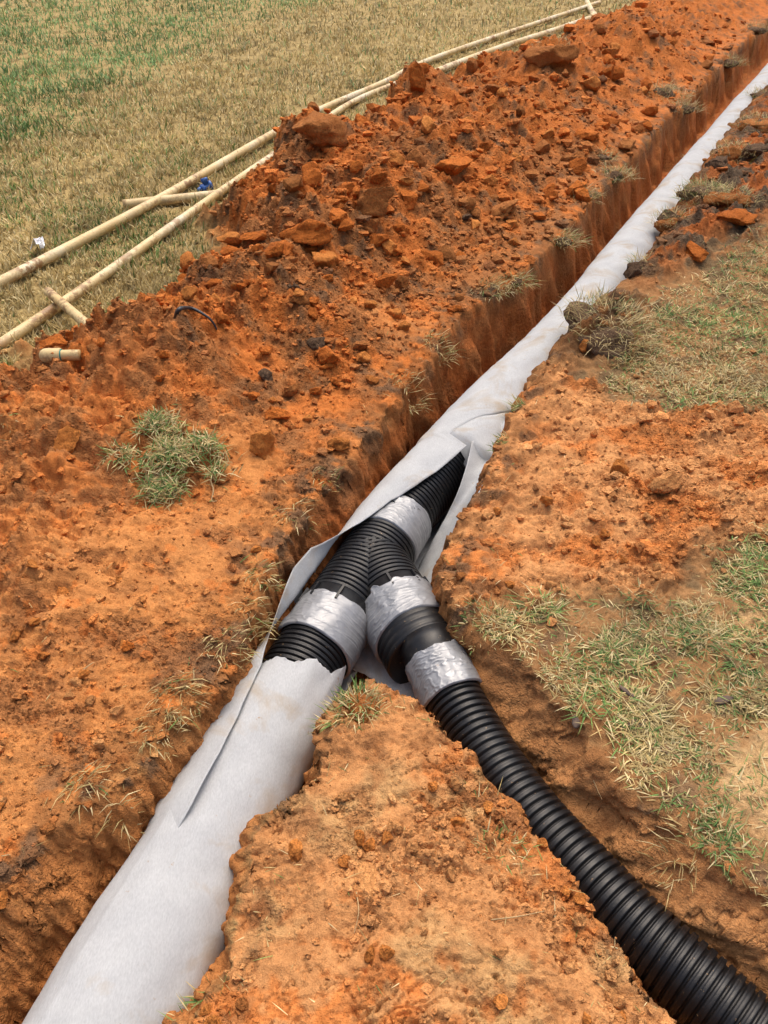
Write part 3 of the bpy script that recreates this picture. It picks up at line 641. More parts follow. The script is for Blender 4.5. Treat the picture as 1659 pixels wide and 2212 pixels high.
def far_sheet():
    # centre line from the near end (flap) up past the wye to the far end
    cl = np.vstack([near_c[6], near_c[5], near_c[4], near_c[3], near_c[2], near_c[1], A0 + DA * TA, A0 + DA * .3, far_c])
    C, s = smooth_path(cl, 560); T, Sd, U = frames(C)
    def s_of(p): return s[np.argmin(np.linalg.norm(C[:, :2] - np.asarray(p)[None, :2], axis=1))]
    # left free edge of the sheet, measured
    EL = pts([(120, 2420, -.06), (230, 2160, -.06), (290, 2000, -.06), (350, 1850, -.055), (398, 1765, -.030), (412, 1740, -.014), (468, 1635, -.016), (520, 1535, -.024), (558, 1445, -.045), (580, 1385, -.055), (600, 1320, -.05), (615, 1268, -.045), (635, 1225, -.045), (668, 1188, -.05), (742, 1150, -.055),
              (800, 1112, -.055), (842, 1085, -.055), (893, 1055, -.05), (960, 1005, -.045), (1020, 953, -.03)])
    ER = pts([(1020, 953, -.03), (1000, 1030, -.20), (960, 1110, -.29), (920, 1200, -.31), (900, 1260, -.31), (890, 1310, -.31), (880, 1380, -.30), (800, 1420, -.31), (730, 1480, -.31), (560, 1800, -.32), (420, 2100, -.32)])
    sl = np.array([s_of(p) for p in EL]); sr = np.array([s_of(p) for p in ER])
    o = np.argsort(sr); sr, ER2 = sr[o], ER[o]
    s0, s1 = sl[0], s_of(EL[-1])
    m = s >= s0; C, s, T, Sd, U = C[m], s[m], T[m], Sd[m], U[m]
    N = 80; rows = []
    for k in range(len(C)):
        c, sd1, u1, q = C[k], Sd[k], U[k], s[k]
        g = q - s1; sink = float(ss(sl[5], sl[3], np.array(q))) * .022
        rr = 0.146 + 0.003 * math.sin(q * 3.1) + 0.002 * math.sin(q * 7.3 + 1) - sink + .006 * (q < sl[9])
        if g < 0:
            e = np.array([np.interp(q, sl, EL[:, i]) for i in range(3)]); f = np.array([np.interp(q, sr, ER2[:, i]) for i in range(3)])
            el = (np.dot(e - c, -sd1), e[2] - c[2]); fr = (np.dot(f - c, -sd1), f[2] - c[2])    # lateral (left +), height
        # travel runs away from the viewer, so -Sd is the left side
        if g >= 0:
            t = np.linspace(0, 2 * np.pi, N) - 1.9 * float(ss(0, .7, np.array(g)))
            lat = rr * np.sin(t) * (1 + .02 * np.sin(3 * t + q * 2)); hh = rr * np.cos(t) * (1.0 + .015 * np.sin(2 * t + q))
            a = max(0, 1 - g / 0.5)                                  # right side still slack and pushed against the bank
            rside = np.clip(-np.sin(t), 0, 1) * (np.cos(t) > -2)
            lat = lat - a * rside * (0.055 + .025 * np.cos(t)); hh = hh + a * rside * .02 * np.cos(t)
            hh = hh - .003 * np.exp(-((t - 5.75) / .12) ** 2) * (0.4 + .6 * math.sin(q * 3 + 1) ** 2)
        else:
            w = ss(-0.25, 0.0, np.array(g))
            ctl = [np.array(el)]
            if el[0] > 0.02 and el[1] < 0.118:
                ctl.append(np.array([max(el[0] * .5 + .5 * rr, rr * .98) + 0.012, el[1] * .55]))
            else:
                for aa in np.linspace(math.atan2(el[0], el[1]), 1.35, 4)[1:]: ctl.append(np.array([rr * math.sin(aa), rr * math.cos(aa)]))
            ctl += [np.array([rr * .98, -.03]), np.array([rr * .75, -rr * .75]), np.array([0, -rr - .008]), np.array([-rr * .75, -rr * .8])]
            if fr[1] > -.12: ctl += [np.array([-(rr + .02) , -.05]) * .5 + .5 * np.array(fr)]
            ctl.append(np.array(fr))
            cc, _ = smooth_path(np.array([[a[0], a[1], 0] for a in ctl]), N)
            lat, hh = cc[:, 0], cc[:, 1]
        rows.append(c[None] - lat[:, None] * sd1[None] + hh[:, None] * np.array([0, 0, 1.0])[None])
    P = np.array(rows)
    nn = fbm(P[..., 0], P[..., 1], 12, 3, 33) * 0.006
    P[:, :, 2] += nn
    me = mesh_np("upper_wrap", P.reshape(-1, 3), grid_faces(len(C), N)[:, ::-1], M_FABRIC, True)
    ob = obj("upper_wrap", me, fabric)
    sol = ob.modifiers.new("thickness", 'SOLIDIFY'); sol.thickness = 0.0016; sol.offset = 0
    return ob
tag(far_sheet(), "fabric sheet standing open beside the wye and closing over the far pipe")
def right_panel():
    # the slack right half of the sheet, draped from the pipe over the foot of the right bank
    I = pts([(1020, 953, -.035), (1007, 1008, -.07), (990, 1060, -.11), (966, 1112, -.17), (932, 1172, -.24), (900, 1232, -.29), (872, 1300, -.31)])
    O = pts([(1150, 850, -.01), (1095, 945, -.01), (1055, 1015, -.01), (1025, 1090, -.01), (1000, 1160, -.01), (985, 1230, -.02), (970, 1300, -.06)])
    n, m = 80, 30; a, _ = smooth_path(I, n); b, _ = smooth_path(O, n)
    t = np.linspace(0, 1, m)[:, None, None]
    P = a[None] * (1 - t) + b[None] * t
    P[..., 2] += -.035 * np.sin(np.pi * t[..., 0]) + .008 * fbm(P[..., 0], P[..., 1], 9, 3, 95)
    ob = obj("slack_panel", mesh_np("slack_panel", P.reshape(-1, 3), grid_faces(m, n), M_FABRIC, True), fabric)
    ob.modifiers.new("thickness", 'SOLIDIFY').thickness = 0.0016
    return ob
tag(right_panel(), "slack fabric panel draped between the pipe and the right bank")
def floor_piece():
    # loose scrap of the sheet lying on the trench floor under the reducer
    A = pts([(765, 1392), (800, 1380), (850, 1370), (900, 1360), (960, 1400)], -.27); B = pts([(752, 1440), (800, 1452), (842, 1500), (880, 1535), (945, 1530)], -.27)
    n, m = 40, 40; a, _ = smooth_path(A, n); b, _ = smooth_path(B, n)
    t = np.linspace(0, 1, m)[:, None, None]
    P = a[None] * (1 - t) + b[None] * t
    P[..., 2] += .012 * fbm(P[..., 0], P[..., 1], 10, 3, 91) + .02 * np.sin(P[..., 0] * 30)
    P[-1, :, 1] += .008 * fbm(P[-1, :, 0], P[-1, :, 1], 40, 3, 92)
    ob = obj("floor_piece", mesh_np("floor_piece", P.reshape(-1, 3), grid_faces(m, n)[:, ::-1], M_FABRIC, True), fabric)
    sol = ob.modifiers.new("thickness", 'SOLIDIFY'); sol.thickness = 0.0016
    return ob
tag(floor_piece(), "torn piece of fabric on the trench floor under the reducer")

# ------------------------------------------------------------------ PVC pipes on the lawn
def pvc_run(nm, L, r, label, cat="pvc pipe", z=None, group=None):
    C = pts([(a, b, z if z is not None else 0.035) for a, b in L]); P, s = smooth_path(C, max(60, 10 * len(L)))
    R = np.full(len(P), r)
    ob = obj(nm, sweep(nm, P, R, M_PVC, 24)); tag(ob, label, cat, group); return ob
def extend(L, k0, k1):
    return L
pu = empty("pvc_pipe", at(330, 440, 0.0)); tag(pu, "long muddy cream PVC pipe on the lawn, the farther and upper of the two", "pvc pipe")
def child_tube(nm, C, r, parent, mat=M_PVC, seg=24, n=60):
    P, s = smooth_path(C, n); ob = obj(nm, sweep(nm, P, r if np.ndim(r) == 0 else np.interp(np.linspace(0, 1, n), np.linspace(0, 1, len(r)), r), mat, seg), parent)
    ob.matrix_parent_inverse = parent.matrix_basis.inverted() if parent else ob.matrix_parent_inverse
    return ob
bpy.context.view_layer.update()
u = pts([(-160, 690), (0, 610), (330, 438), (640, 262), (830, 178), (960, 118), (1295, 5)], .045)
child_tube("tube", u, .027, pu, n=120)
k = np.array(at(205, 505, .045)); 
lo = empty("pvc_pipe", at(220, 600, 0.0)); tag(lo, "long muddy cream PVC pipe nearer the soil heap, with a short stub lying across it", "pvc pipe")
l_ = pts([(-140, 840), (0, 745), (220, 597), (440, 440), (625, 312), (760, 222), (870, 175)], .04)
child_tube("tube", l_, .024, lo, n=120)
l2 = pts([(870, 190), (960, 148), (1090, 100), (1190, 68), (1284, 36)], .05)
lf = empty("pvc_pipe", at(1190, 68, 0.0)); tag(lf, "cream PVC pipe with an elbow at its far end, half buried behind the soil heap", "pvc pipe")
child_tube("tube", l2, .032, lf)
e0, e1 = np.array(at(1284, 36, .05)), np.array(at(1268, 4, .05))
child_tube("riser", np.vstack([e0, e1]), .036, lf, n=12)
d1 = (l2[-2] - l2[-1]) / np.linalg.norm(l2[-2] - l2[-1]); d2 = (e1 - e0) / np.linalg.norm(e1 - e0)
child_tube("elbow", np.vstack([e0 + d1 * .16, e0 + d1 * .05, e0 + d1 * 0.012 + d2 * .012, e0 + d2 * .05, e0 + d2 * .16]), .046, lf, n=24)
st = obj("pvc_stub", None) if False else None
def stub(nm, a, b, r, label, cat="pvc pipe"):
    P = np.vstack([a, b]); n = 24; C = line(a, np.asarray(b) - np.asarray(a), 0, 1, n)
    R = np.full(n, r); 
    Cc = np.vstack([C, C[-1:] - (C[-1] - C[0])[None] * .012, C[-1:] - (C[-1] - C[0])[None] * .10]); Rr = np.r_[R, r * .82, r * .8]
    Cc = np.vstack([Cc[-1:][:0], Cc]); me = sweep(nm, C, R, M_PVC, 24)
    ob = obj(nm, me); tag(ob, label, cat); return ob
stub("pvc_stub", at(104, 630, .085), at(232, 738, .085), .022, "short cream PVC stub lying across the nearer long pipe")
stub("pvc_stub", at(266, 443, .035), at(480, 420, .035), .030, "short whitish PVC stub on the grass beneath both long pipes")
# capped stub with a teal glue ring on the soil at the left
p0 = np.array(ground_at(178, 786)); p1 = np.array(ground_at(90, 783)); p0[2] = p1[2] = max(p0[2], p1[2]) + .028
cs_ = empty("capped_pipe_stub", tuple(p0 - [0, 0, .022])); tag(cs_, "short cream PVC stub with rounded cap and teal glue ring on the soil", "pvc fitting")
bpy.context.view_layer.update()
D = p1 - p0; Ls = np.linalg.norm(D); D = D / Ls
def along(*q): return np.array([p0 + D * Ls * t for t in q])
child_tube("tube", along(0, .5), .020, cs_, n=8)
ob = obj("cap", sweep("cap", along(.46, .47, .60, .75, .88, .95, .985, 1.0), np.array([.024, .027, .027, .028, .026, .020, .012, .003]), M_PVC, 28), cs_); ob.matrix_parent_inverse = cs_.matrix_basis.inverted()
ob = obj("glue_ring", sweep("glue_ring", along(.435, .44, .468, .472), np.array([.021, .0235, .0235, .021]), M_TEAL, 28), cs_); ob.matrix_parent_inverse = cs_.matrix_basis.inverted()
# blue plastic fitting
def blue_fitting():
    c = np.array(at(446, 404, .03)); e = empty("blue_fitting", (c[0], c[1], 0.0)); tag(e, "small blue plastic pipe fitting lying between the two long PVC pipes", "pipe fitting")
    bpy.context.view_layer.update(); inv = e.matrix_basis.inverted()
    ax = np.array([.85, .45, .25]); ax /= np.linalg.norm(ax)
    def part(nm, C, r, m=M_BLUE):
        o = obj(nm, sweep(nm, np.array(C), np.array(r), m, 20), e); o.matrix_parent_inverse = inv
    ax = ax * .62; part("body", [c + ax * t for t in (-.06, -.055, -.02, -.015, .03, .035, .06)], [.020, .027, .027, .019, .019, .029, .029])
    b2 = np.array([-.3, .2, .93]); b2 /= np.linalg.norm(b2)
    part("spout", [c + ax * .005 + b2 * t for t in (0, .032, .035, .055)], [.017, .017, .023, .023])
    part("handle", [c - ax * .055 + b2 * .01 + np.array([-.012, -.045, -.006]) * t for t in (0, .5, 1)], [.009, .012, .008])
blue_fitting()
def scrap():
    c = at(78, 537, .03); n = 12; V = []
    g = np.linspace(-1, 1, n); X, Y = np.meshgrid(g, g)
    r = np.maximum(np.abs(X), np.abs(Y)) * .0 + 1
    x = X * .036 * (1 - .25 * Y * Y); y = Y * .05 * (1 - .3 * X * X)
    z = .022 * perlin(X * 1.7 + 3, Y * 1.9, 4) + .04 * (1 - X * X) * (1 - .3 * Y) + .04
    me = mesh_np("paper_scrap", np.stack([x.ravel() + c[0] + 0.3 * z.ravel(), y.ravel() + c[1], z.ravel()], 1), grid_faces(n, n), M_PAPER, False)
    ob = obj("paper_scrap", me); tag(ob, "crumpled white scrap of plastic on the grass at the left edge", "litter")
    ob.modifiers.new("thickness", 'SOLIDIFY').thickness = 0.001
scrap()
hp_ = [np.array(ground_at(a, b)) + [0, 0, h] for a, b, h in ((376, 684, -.02), (388, 680, .02), (415, 684, .035), (440, 694, .032), (460, 704, .018), (474, 712, -.03))]
C, _ = smooth_path(np.array(hp_), 50)
tag(obj("black_hose", sweep("black_hose", C, np.interp(np.linspace(0, 1, 50), [0, .5, 1], [.009, .007, .003]), M_HOSE, 14)), "short black hose end arching out of the soil heap", "hose")

# ------------------------------------------------------------------ clods
def ico(sub):
    import bmesh
    bm = bmesh.new(); bmesh.ops.create_icosphere(bm, subdivisions=sub, radius=1.0)
    V = np.array([v.co[:] for v in bm.verts]); F = np.array([[v.index for v in f.verts] for f in bm.faces]); bm.free(); return V, F
ICO = {k: ico(k) for k in (1, 2, 3, 4)}
def clod_shape(sub, seed, planes=11, rough=0.10):
    r = np.random.RandomState(seed); V, F = ICO[sub]; V = V.copy()
    for _ in range(planes):
        n = r.normal(size=3); n /= np.linalg.norm(n); d = r.uniform(.45, .85)
        k = V @ n; V -= np.maximum(k - d, 0)[:, None] * n[None] * .97
    nn = fbm(V[:, 0] * 1.3 + seed, V[:, 1] * 1.3 + V[:, 2] * .9, 1.2, 4, seed % 50) + fbm(V[:, 2] * 1.3, V[:, 0] - V[:, 1] + seed, 1.4, 4, seed % 40 + 3)
    n2 = perlin(V[:, 0] * 5 + seed, V[:, 1] * 5 + V[:, 2] * 3, 7) + perlin(V[:, 2] * 6, V[:, 0] * 4 - V[:, 1] * 5 + seed, 8)
    V *= (1 + rough * nn + .05 * n2)[:, None]
    return V * np.array([1, r.uniform(.7, 1.0), r.uniform(.6, .85)]), F
def clod_mesh(nm, sub, seed, mat, planes=7, rough=.10): 
    V, F = clod_shape(sub, seed, planes, rough); return mesh_np(nm, V, F, mat, sub > 3)
def put(me, nm, p, size, rz, tilt=0.0, sink=0.25):
    o = bpy.data.objects.new(nm, me); S.collection.objects.link(o)
    o.location = (p[0], p[1], p[2] + size[2] * (1 - 2 * sink) * .5); o.scale = size; o.rotation_euler = (tilt, tilt * .6, rz)
    return o
BIG = [  # px, py, half sizes in metres, kind, label
    (900, 180, (.11, .09, .16), 'orange', "tall upright orange clay block on the heap crest against the pipe"),
    (690, 290, (.20, .16, .15), 'brown', "big brown clod crowning the heap beside the lower pipe's vanishing end"),
    (1195, 128, (.22, .17, .16), 'brown', "large clod capped with dark turf near the top of the heap"),
    (805, 440, (.13, .10, .11), 'brown', "clod with smooth spade-cut face in the middle of the heap"),
    (668, 505, (.14, .12, .11), 'orange', "bulky orange clod on the heap's left flank"),
    (548, 508, (.075, .06, .045), 'orange', "flat wedge-shaped orange clod at the heap's left foot"),
    (500, 545, (.06, .05, .045), 'orange', "orange clod below the flat wedge at the heap's left foot"),
    (572, 965, (.068, .055, .085), 'ochre', "large bright ochre clod beside the grassy sod clump"),
    (146, 955, (.062, .05, .055), 'ochre', "rounded orange clod left of the grassy sod clump"),
    (1437, 1042, (.075, .05, .045), 'tan', "largest orange clod on the bare soil at the right"),
    (1337, 1013, (.048, .042, .045), 'ochre', "roundish orange clod just left of the largest one on the right"),
    (1180, 1078, (.030, .027, .028), 'ochre', "small orange clod on the bare soil nearest the wye"),
    (1085, 455, (.12, .09, .07), 'brown', "broad brown clod on the heap slope facing the trench"),
    (715, 772, (.072, .06, .055), 'orange', "orange clod in the middle of the near heap, left of a rounder one"),
    (786, 768, (.044, .038, .034), 'ochre', "small rounded ochre clod in the middle of the near heap"),
    (628, 842, (.06, .05, .045), 'brown', "brown clod above the ochre clod by the sod clump"),
    (596, 890, (.06, .045, .035), 'orange', "flat orange clod just above the large ochre clod"),
    (735, 960, (.055, .05, .05), 'ochre', "dull ochre clod between sod clump and trench edge"),
    (680, 738, (.052, .045, .045), 'dark', "dark grey clod on the near heap"),
    (578, 806, (.04, .035, .035), 'dark', "dark clod wedged among orange crumbs on the near heap"),
    (112, 744, (.075, .06, .05), 'orange', "round orange lump beside the short PVC stub"),
    (640, 1835, (.026, .024, .026), 'ochre', "ochre clod on the left shoulder of the soil island"),
    (1262, 742, (.040, .03, .045), 'ochre', "narrow clod at the foot of the dark soil mound"),
    (1312, 740, (.050, .045, .035), 'ochre', "tilted tan clod leaning on the dark soil mound"),
    (1190, 1338, (.022, .02, .02), 'tan', "pale tan lump on the grass edge beside the branch trench"),
    (1010, 465, (.04, .035, .03), 'dark', "small dark clod on the heap slope above the trench"),
    (1270, 290, (.10, .08, .07), 'orange', "orange clod high on the far heap"),
    (980, 360, (.15, .10, .09), 'orange', "broad orange clod forming a shelf on the heap"),
    (700, 560, (.08, .07, .06), 'ochre', "ochre clod under the bulky orange clod"),
    (620, 545, (.09, .07, .06), 'orange', "orange clod lying between wedge and bulky clods"),
    (1445, 470, (.09, .07, .06), 'dark', "dark turf clod on the right lip of the far trench"),
    (1550, 350, (.11, .09, .07), 'dark', "dark turf clod on the soil ridge at upper right"),
    (1590, 470, (.13, .10, .05), 'orange', "flat orange slab at the foot of the right-hand soil ridge"),
    (1500, 540, (.10, .08, .05), 'orange', "orange clod between soil ridge and dark mound"),
    (1620, 330, (.12, .10, .08), 'dark', "dark turf clod near the right edge on the soil ridge"),
    (1370, 585, (.07, .06, .06), 'dark', "dark clod on the right bank just beyond the dark mound"),
    (20, 940, (.07, .05, .03), 'brown', "crusty brown clod at the photograph's left edge"),
    (790, 1890, (.05, .04, .016), 'tan', "broken crust slab on the soil island"),
]
for q, (a, b, sz, kd, lab) in enumerate(BIG):
    p = ground_at(a, b + 8)
    me = clod_mesh("dirt_clod", 4 if sz[0] > .1 else 3, 100 + q * 7, M_CLOD[kd], 12, .15)
    tag(put(me, "dirt_clod", p, sz, random.uniform(0, 6.28), random.uniform(-.3, .3), .22), lab, "clod")
PROTO = {k: [clod_mesh("dirt_clod", 2, 300 + j + 31 * i, M_CLOD[k], 12, .17) for j in range(6)] for i, k in enumerate(('orange', 'ochre', 'brown', 'dark', 'tan'))}
CR_V, CR_F, CR_C = [], [], []
def scatter():
    """Loose clods: the 240 that show largest are single objects, the rest one mass of crumbs."""
    N = 148000
    v = RS.uniform(60, 2230, N); uu = RS.uniform(-40, 1700, N)
    P = np.array([at(a, b, 0)[:2] for a, b in zip(uu, v)])
    x, y = P[:, 0], P[:, 1]; z, T = terrain(x, y)
    pr = T['heapm'] * (0.22 + .6 * T['loose']) * ss(0.0, .08, T['hp']) + .8 * T['spm'] * (.35 + .65 * ss(.4, .9, x)) + .7 * T['smm'] + .8 * T['fsm'] + .4 * T['island'] * (.12 + .88 * (T['loose'] > .25)) + 0.02 * T['lawn'] * ((x > -1.6) & (y < 5))
    pr = pr * (T['sd'] < 0.0) + .25 * ((T['cut'] > .95) & (RS.rand(N) < .3))
    keep = RS.rand(N) < pr * .8
    x, y, z = x[keep], y[keep], z[keep]; T = {k: a[keep] for k, a in T.items()}
    n = len(x)
    dist = np.sqrt(x * x + y * y + (CAM_H - z) ** 2)
    rad = 0.0048 * (RS.pareto(2.5, n) + 0.5); rad = np.minimum(rad, .036) * (0.45 + .55 * np.clip(dist / 2.5, .5, 2.4)) * np.where(T['heapm'] > .3, .62 + .75 * ss(2.2, 3.6, y), .62)
    rad = np.where(T['lawn'] > .6, np.minimum(rad, .02), rad)
    app = rad / dist
    lc, _ = soil_colour(x, y, z, T)
    order = np.argsort(-app); single = set(order[:250].tolist())
    kinds = []
    rr = RS.rand(n); nz = fbm(x, y, 5, 3, 72)
    kn = list(M_CLOD); kc = np.log(np.array([(.56, .16, .03), (.52, .205, .055), (.33, .13, .042), (.13, .08, .047), (.56, .26, .09)]))
    near = np.argsort(((np.log(lc * 1.1)[:, None] - kc[None]) ** 2).sum(-1), axis=1)
    for i in range(n):
        k = kn[near[i, 0] if rr[i] < .72 else near[i, 1]]
        if k == 'dark' and (rr[i] * 37) % 1 < .6: k = 'brown'
        if k == 'brown' and (rr[i] * 91) % 1 < .45: k = 'orange' if T['heapm'][i] > .5 else 'ochre'
        kinds.append(k)
    MARKS = [(350, 960, 'the sod clump'), (570, 965, 'the large ochre clod'), (135, 780, 'the capped pipe stub'), (430, 680, 'the black hose'), (445, 402, 'the blue fitting'), (900, 150, 'the tall upright block'),
             (1190, 115, 'the turf-capped clod'), (800, 440, 'the spade-cut clod'), (668, 505, 'the bulky orange clod'), (1310, 690, 'the dark soil mound'), (1437, 1042, 'the largest right-hand clod'), (760, 1510, 'the island tip tuft'),
             (1060, 620, 'the dark bank tuft'), (1215, 515, 'the bushy bank tuft'), (1430, 200, 'the broad bank turf'), (1520, 425, 'the right bank sod'), (785, 768, 'the rounded ochre clod'), (950, 745, 'the middle bank tuft'), (165, 620, 'the crossing stub'),
             (490, 1390, 'the straggly straw tuft'), (385, 1510, 'the matted bank grass'), (175, 1700, 'the fibrous root bunch'), (640, 1835, 'the island shoulder clod'), (1080, 1830, 'the island grass patch'), (790, 1890, 'the crust slab'), (440, 2145, 'the lower island sprig'),
             (1050, 1345, 'the corner grass'), (1440, 1720, 'the green sprig'), (565, 1240, 'the tuft by the wye'), (145, 955, 'the rounded left clod'), (1600, 250, 'the far right tuft'), (980, 360, 'the shelf clod'), (1085, 455, 'the broad brown clod')]
    def label_for(i, k):
        d = np.array([x[i], y[i], z[i] - CAM_H]); dep = d[1] * math.cos(PITCH) - d[2] * math.sin(PITCH)
        px = 829.5 + 1661 * d[0] / dep; py = 1106 - 1661 * (d[1] * math.sin(PITCH) + d[2] * math.cos(PITCH)) / dep
        m = min(MARKS, key=lambda q: (q[0] - px) ** 2 + (q[1] - py) ** 2); dx, dy = px - m[0], py - m[1]
        h = 'right' if dx > 0 else 'left'; w = 'below' if dy > 0 else 'above'
        if abs(dx) > 2.2 * abs(dy): r = h + ' of'
        elif abs(dy) > 2.2 * abs(dx): r = w
        else: r = w + ' and ' + h + ' of'
        far = math.hypot(dx, dy); how = 'close ' if far < 70 else ('' if far < 150 else 'well ')
        return "%s loose %s soil clod %s%s %s" % ('small' if app[i] < .0065 else 'sizeable', k, how, r, m[2])
    cname = dict(orange='orange', ochre='ochre', brown='brown', dark='dark grey', tan='tan')
    basec = dict(orange=(.60, .165, .028), ochre=(.60, .215, .05), brown=(.38, .14, .04), dark=(.14, .085, .05), tan=(.66, .31, .11))
    for i in range(n):
        r = rad[i]
        if i in single:
            o = put(PROTO[kinds[i]][int(rr[i] * 997) % 6], "dirt_clod", (x[i], y[i], z[i]), (r, r, r), rr[i] * 40, (rr[i] * 13 % 1 - .5), .22)
            tag(o, label_for(i, cname[kinds[i]]), "clod", "loose soil clods")
    idx = order[250:]
    m = len(idx); V1, F1 = ICO[1]
    small = rad[idx]; R = RS
    d = 1 + .33 * R.normal(size=(m, len(V1), 1)).clip(-1.5, 1.5) * 1.0
    sc = np.stack([small * R.uniform(.8, 1.3, m), small * R.uniform(.7, 1.1, m), small * R.uniform(.45, .9, m)], 1)
    ang = R.rand(m) * 6.28; ca, sa = np.cos(ang), np.sin(ang)
    L = V1[None] * d * sc[:, None]
    Xr = L[..., 0] * ca[:, None] - L[..., 1] * sa[:, None]; Yr = L[..., 0] * sa[:, None] + L[..., 1] * ca[:, None]
    V = np.stack([Xr + x[idx][:, None], Yr + y[idx][:, None], L[..., 2] + (z[idx] + small * .25)[:, None]], -1)
    F = (F1[None] + (np.arange(m) * len(V1))[:, None, None]).reshape(-1, 3)
    cc = (.78 * lc[idx] + .22 * np.array([basec[kinds[i]] for i in idx])) * R.uniform(.92, 1.28, (m, 1))
    col = np.repeat(cc, len(V1), 0)
    o = obj("soil_crumbs", mesh_np("soil_crumbs", V.reshape(-1, 3), F, M_SOIL, False, col))
    tag(o, "loose crumbs of orange and brown soil strewn over the dug ground", "crumbs", None, "stuff")
    print("crumbs", m)
scatter()

# ------------------------------------------------------------------ grass
GREEN = np.array([(.13, .24, .06), (.17, .29, .075), (.10, .19, .05), (.23, .32, .09)])
STRAW = np.array([(.62, .49, .22), (.70, .58, .31), (.50, .37, .155), (.38, .29, .115)])
def blades(P, length, width, head, lean, col, curl=0.5, R=RS):
    """Bent, tapering blades: 5 vertices, 3 triangles each. lean 0 = upright, pi/2 = lying."""
    n = len(P); dx, dy = np.cos(head), np.sin(head)
    l2 = np.clip(lean + curl * R.uniform(-.2, 1, n), 0, 1.75)
    d1 = np.stack([np.sin(lean) * dx, np.sin(lean) * dy, np.cos(lean)], 1); d2 = np.stack([np.sin(l2) * dx, np.sin(l2) * dy, np.cos(l2)], 1)
    tw = head + np.pi / 2 + R.normal(0, .5, n)
    sv = np.stack([np.cos(tw), np.sin(tw), R.normal(0, .25, n)], 1) * (width / 2)[:, None]
    m = P + d1 * (length * .5)[:, None]; t = m + d2 * (length * .5)[:, None]
    V = np.stack([P - sv * .8, P + sv * .8, m + sv, m - sv, t], 1)
    F = np.array([[0, 1, 2], [0, 2, 3], [3, 2, 4]])[None] + (np.arange(n) * 5)[:, None, None]
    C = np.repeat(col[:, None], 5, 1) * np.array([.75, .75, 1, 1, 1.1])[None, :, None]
    return V.reshape(-1, 3), F.reshape(-1, 3), C.reshape(-1, 3)
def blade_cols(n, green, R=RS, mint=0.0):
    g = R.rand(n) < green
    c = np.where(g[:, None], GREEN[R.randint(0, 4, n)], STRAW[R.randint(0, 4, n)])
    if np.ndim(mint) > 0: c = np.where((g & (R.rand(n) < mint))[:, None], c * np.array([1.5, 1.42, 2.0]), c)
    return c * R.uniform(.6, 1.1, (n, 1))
def lawn(nm, label, uv, n, keepf, lenf, widf, leanr, greenf, curl=.5):
    a = RS.uniform(uv[0], uv[2], n); b = RS.uniform(uv[1], uv[3], n)
    P = np.array([at(p, q, 0)[:2] for p, q in zip(a, b)]); x, y = P[:, 0], P[:, 1]
    z, T = terrain(x, y)
    k = RS.rand(n) < keepf(x, y, T); x, y, z = x[k], y[k], z[k]; T = {q: v[k] for q, v in T.items()}
    n = len(x); L = lenf(x, y) * RS.uniform(.6, 1.4, n); W = widf(x, y) * RS.uniform(.7, 1.3, n)
    lean = RS.uniform(leanr[0], leanr[1], n); L = L * (.7 + .6 * ss(-.4, .4, fbm(x, y, 5, 2, 206))); tone = (1 + .30 * fbm(x, y, .8, 3, 207) + .22 * fbm(x, y, 6, 2, 208))[:, None]
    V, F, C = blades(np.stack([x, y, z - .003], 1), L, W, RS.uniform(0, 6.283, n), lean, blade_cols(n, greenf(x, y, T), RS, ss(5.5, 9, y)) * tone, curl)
    o = obj(nm, mesh_np(nm, V, F, M_BLADE, False, C)); tag(o, label, "grass", None, "stuff"); print(nm, n)
def dist(x, y): return np.sqrt(x * x + y * y + 2.56)
def green_far(x, y, T):
    d = ((x + 2.9) * 8.2 - (y - 5.9) * 1.8) / 8.4 + .7 * fbm(x, y, .9, 3, 201)
    g = ss(.45, -.55, d) * .85
    return np.clip(g + .10 + .40 * fbm(x, y, .9, 3, 202) * ss(7, 4, y) + .10 * ss(7, 4.5, y) + .10 * fbm(x, y, 3, 2, 203), .02, .95)
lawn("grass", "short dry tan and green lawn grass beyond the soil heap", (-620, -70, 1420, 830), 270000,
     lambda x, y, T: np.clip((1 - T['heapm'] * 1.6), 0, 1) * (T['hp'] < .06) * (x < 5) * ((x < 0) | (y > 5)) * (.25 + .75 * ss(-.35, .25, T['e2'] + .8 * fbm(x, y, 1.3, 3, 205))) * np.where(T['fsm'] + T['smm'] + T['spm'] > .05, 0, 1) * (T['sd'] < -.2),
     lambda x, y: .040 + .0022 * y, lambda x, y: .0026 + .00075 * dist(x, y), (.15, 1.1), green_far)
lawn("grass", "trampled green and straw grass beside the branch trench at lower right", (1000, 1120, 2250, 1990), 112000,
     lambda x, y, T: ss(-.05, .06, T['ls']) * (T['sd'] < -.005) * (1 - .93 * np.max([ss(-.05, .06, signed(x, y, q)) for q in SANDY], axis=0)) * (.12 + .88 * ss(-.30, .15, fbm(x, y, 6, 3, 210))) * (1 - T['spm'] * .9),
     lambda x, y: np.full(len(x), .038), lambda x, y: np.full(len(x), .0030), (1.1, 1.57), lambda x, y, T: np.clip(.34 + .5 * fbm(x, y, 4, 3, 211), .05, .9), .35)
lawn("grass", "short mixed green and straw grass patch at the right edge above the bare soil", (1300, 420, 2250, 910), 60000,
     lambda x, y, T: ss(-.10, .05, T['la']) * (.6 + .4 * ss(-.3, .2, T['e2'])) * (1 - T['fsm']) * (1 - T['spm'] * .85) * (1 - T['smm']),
     lambda x, y: np.full(len(x), .036), lambda x, y: np.full(len(x), .0040), (.8, 1.55), lambda x, y, T: np.clip(.34 + .5 * fbm(x, y, 2, 3, 221), .05, .8), .4)
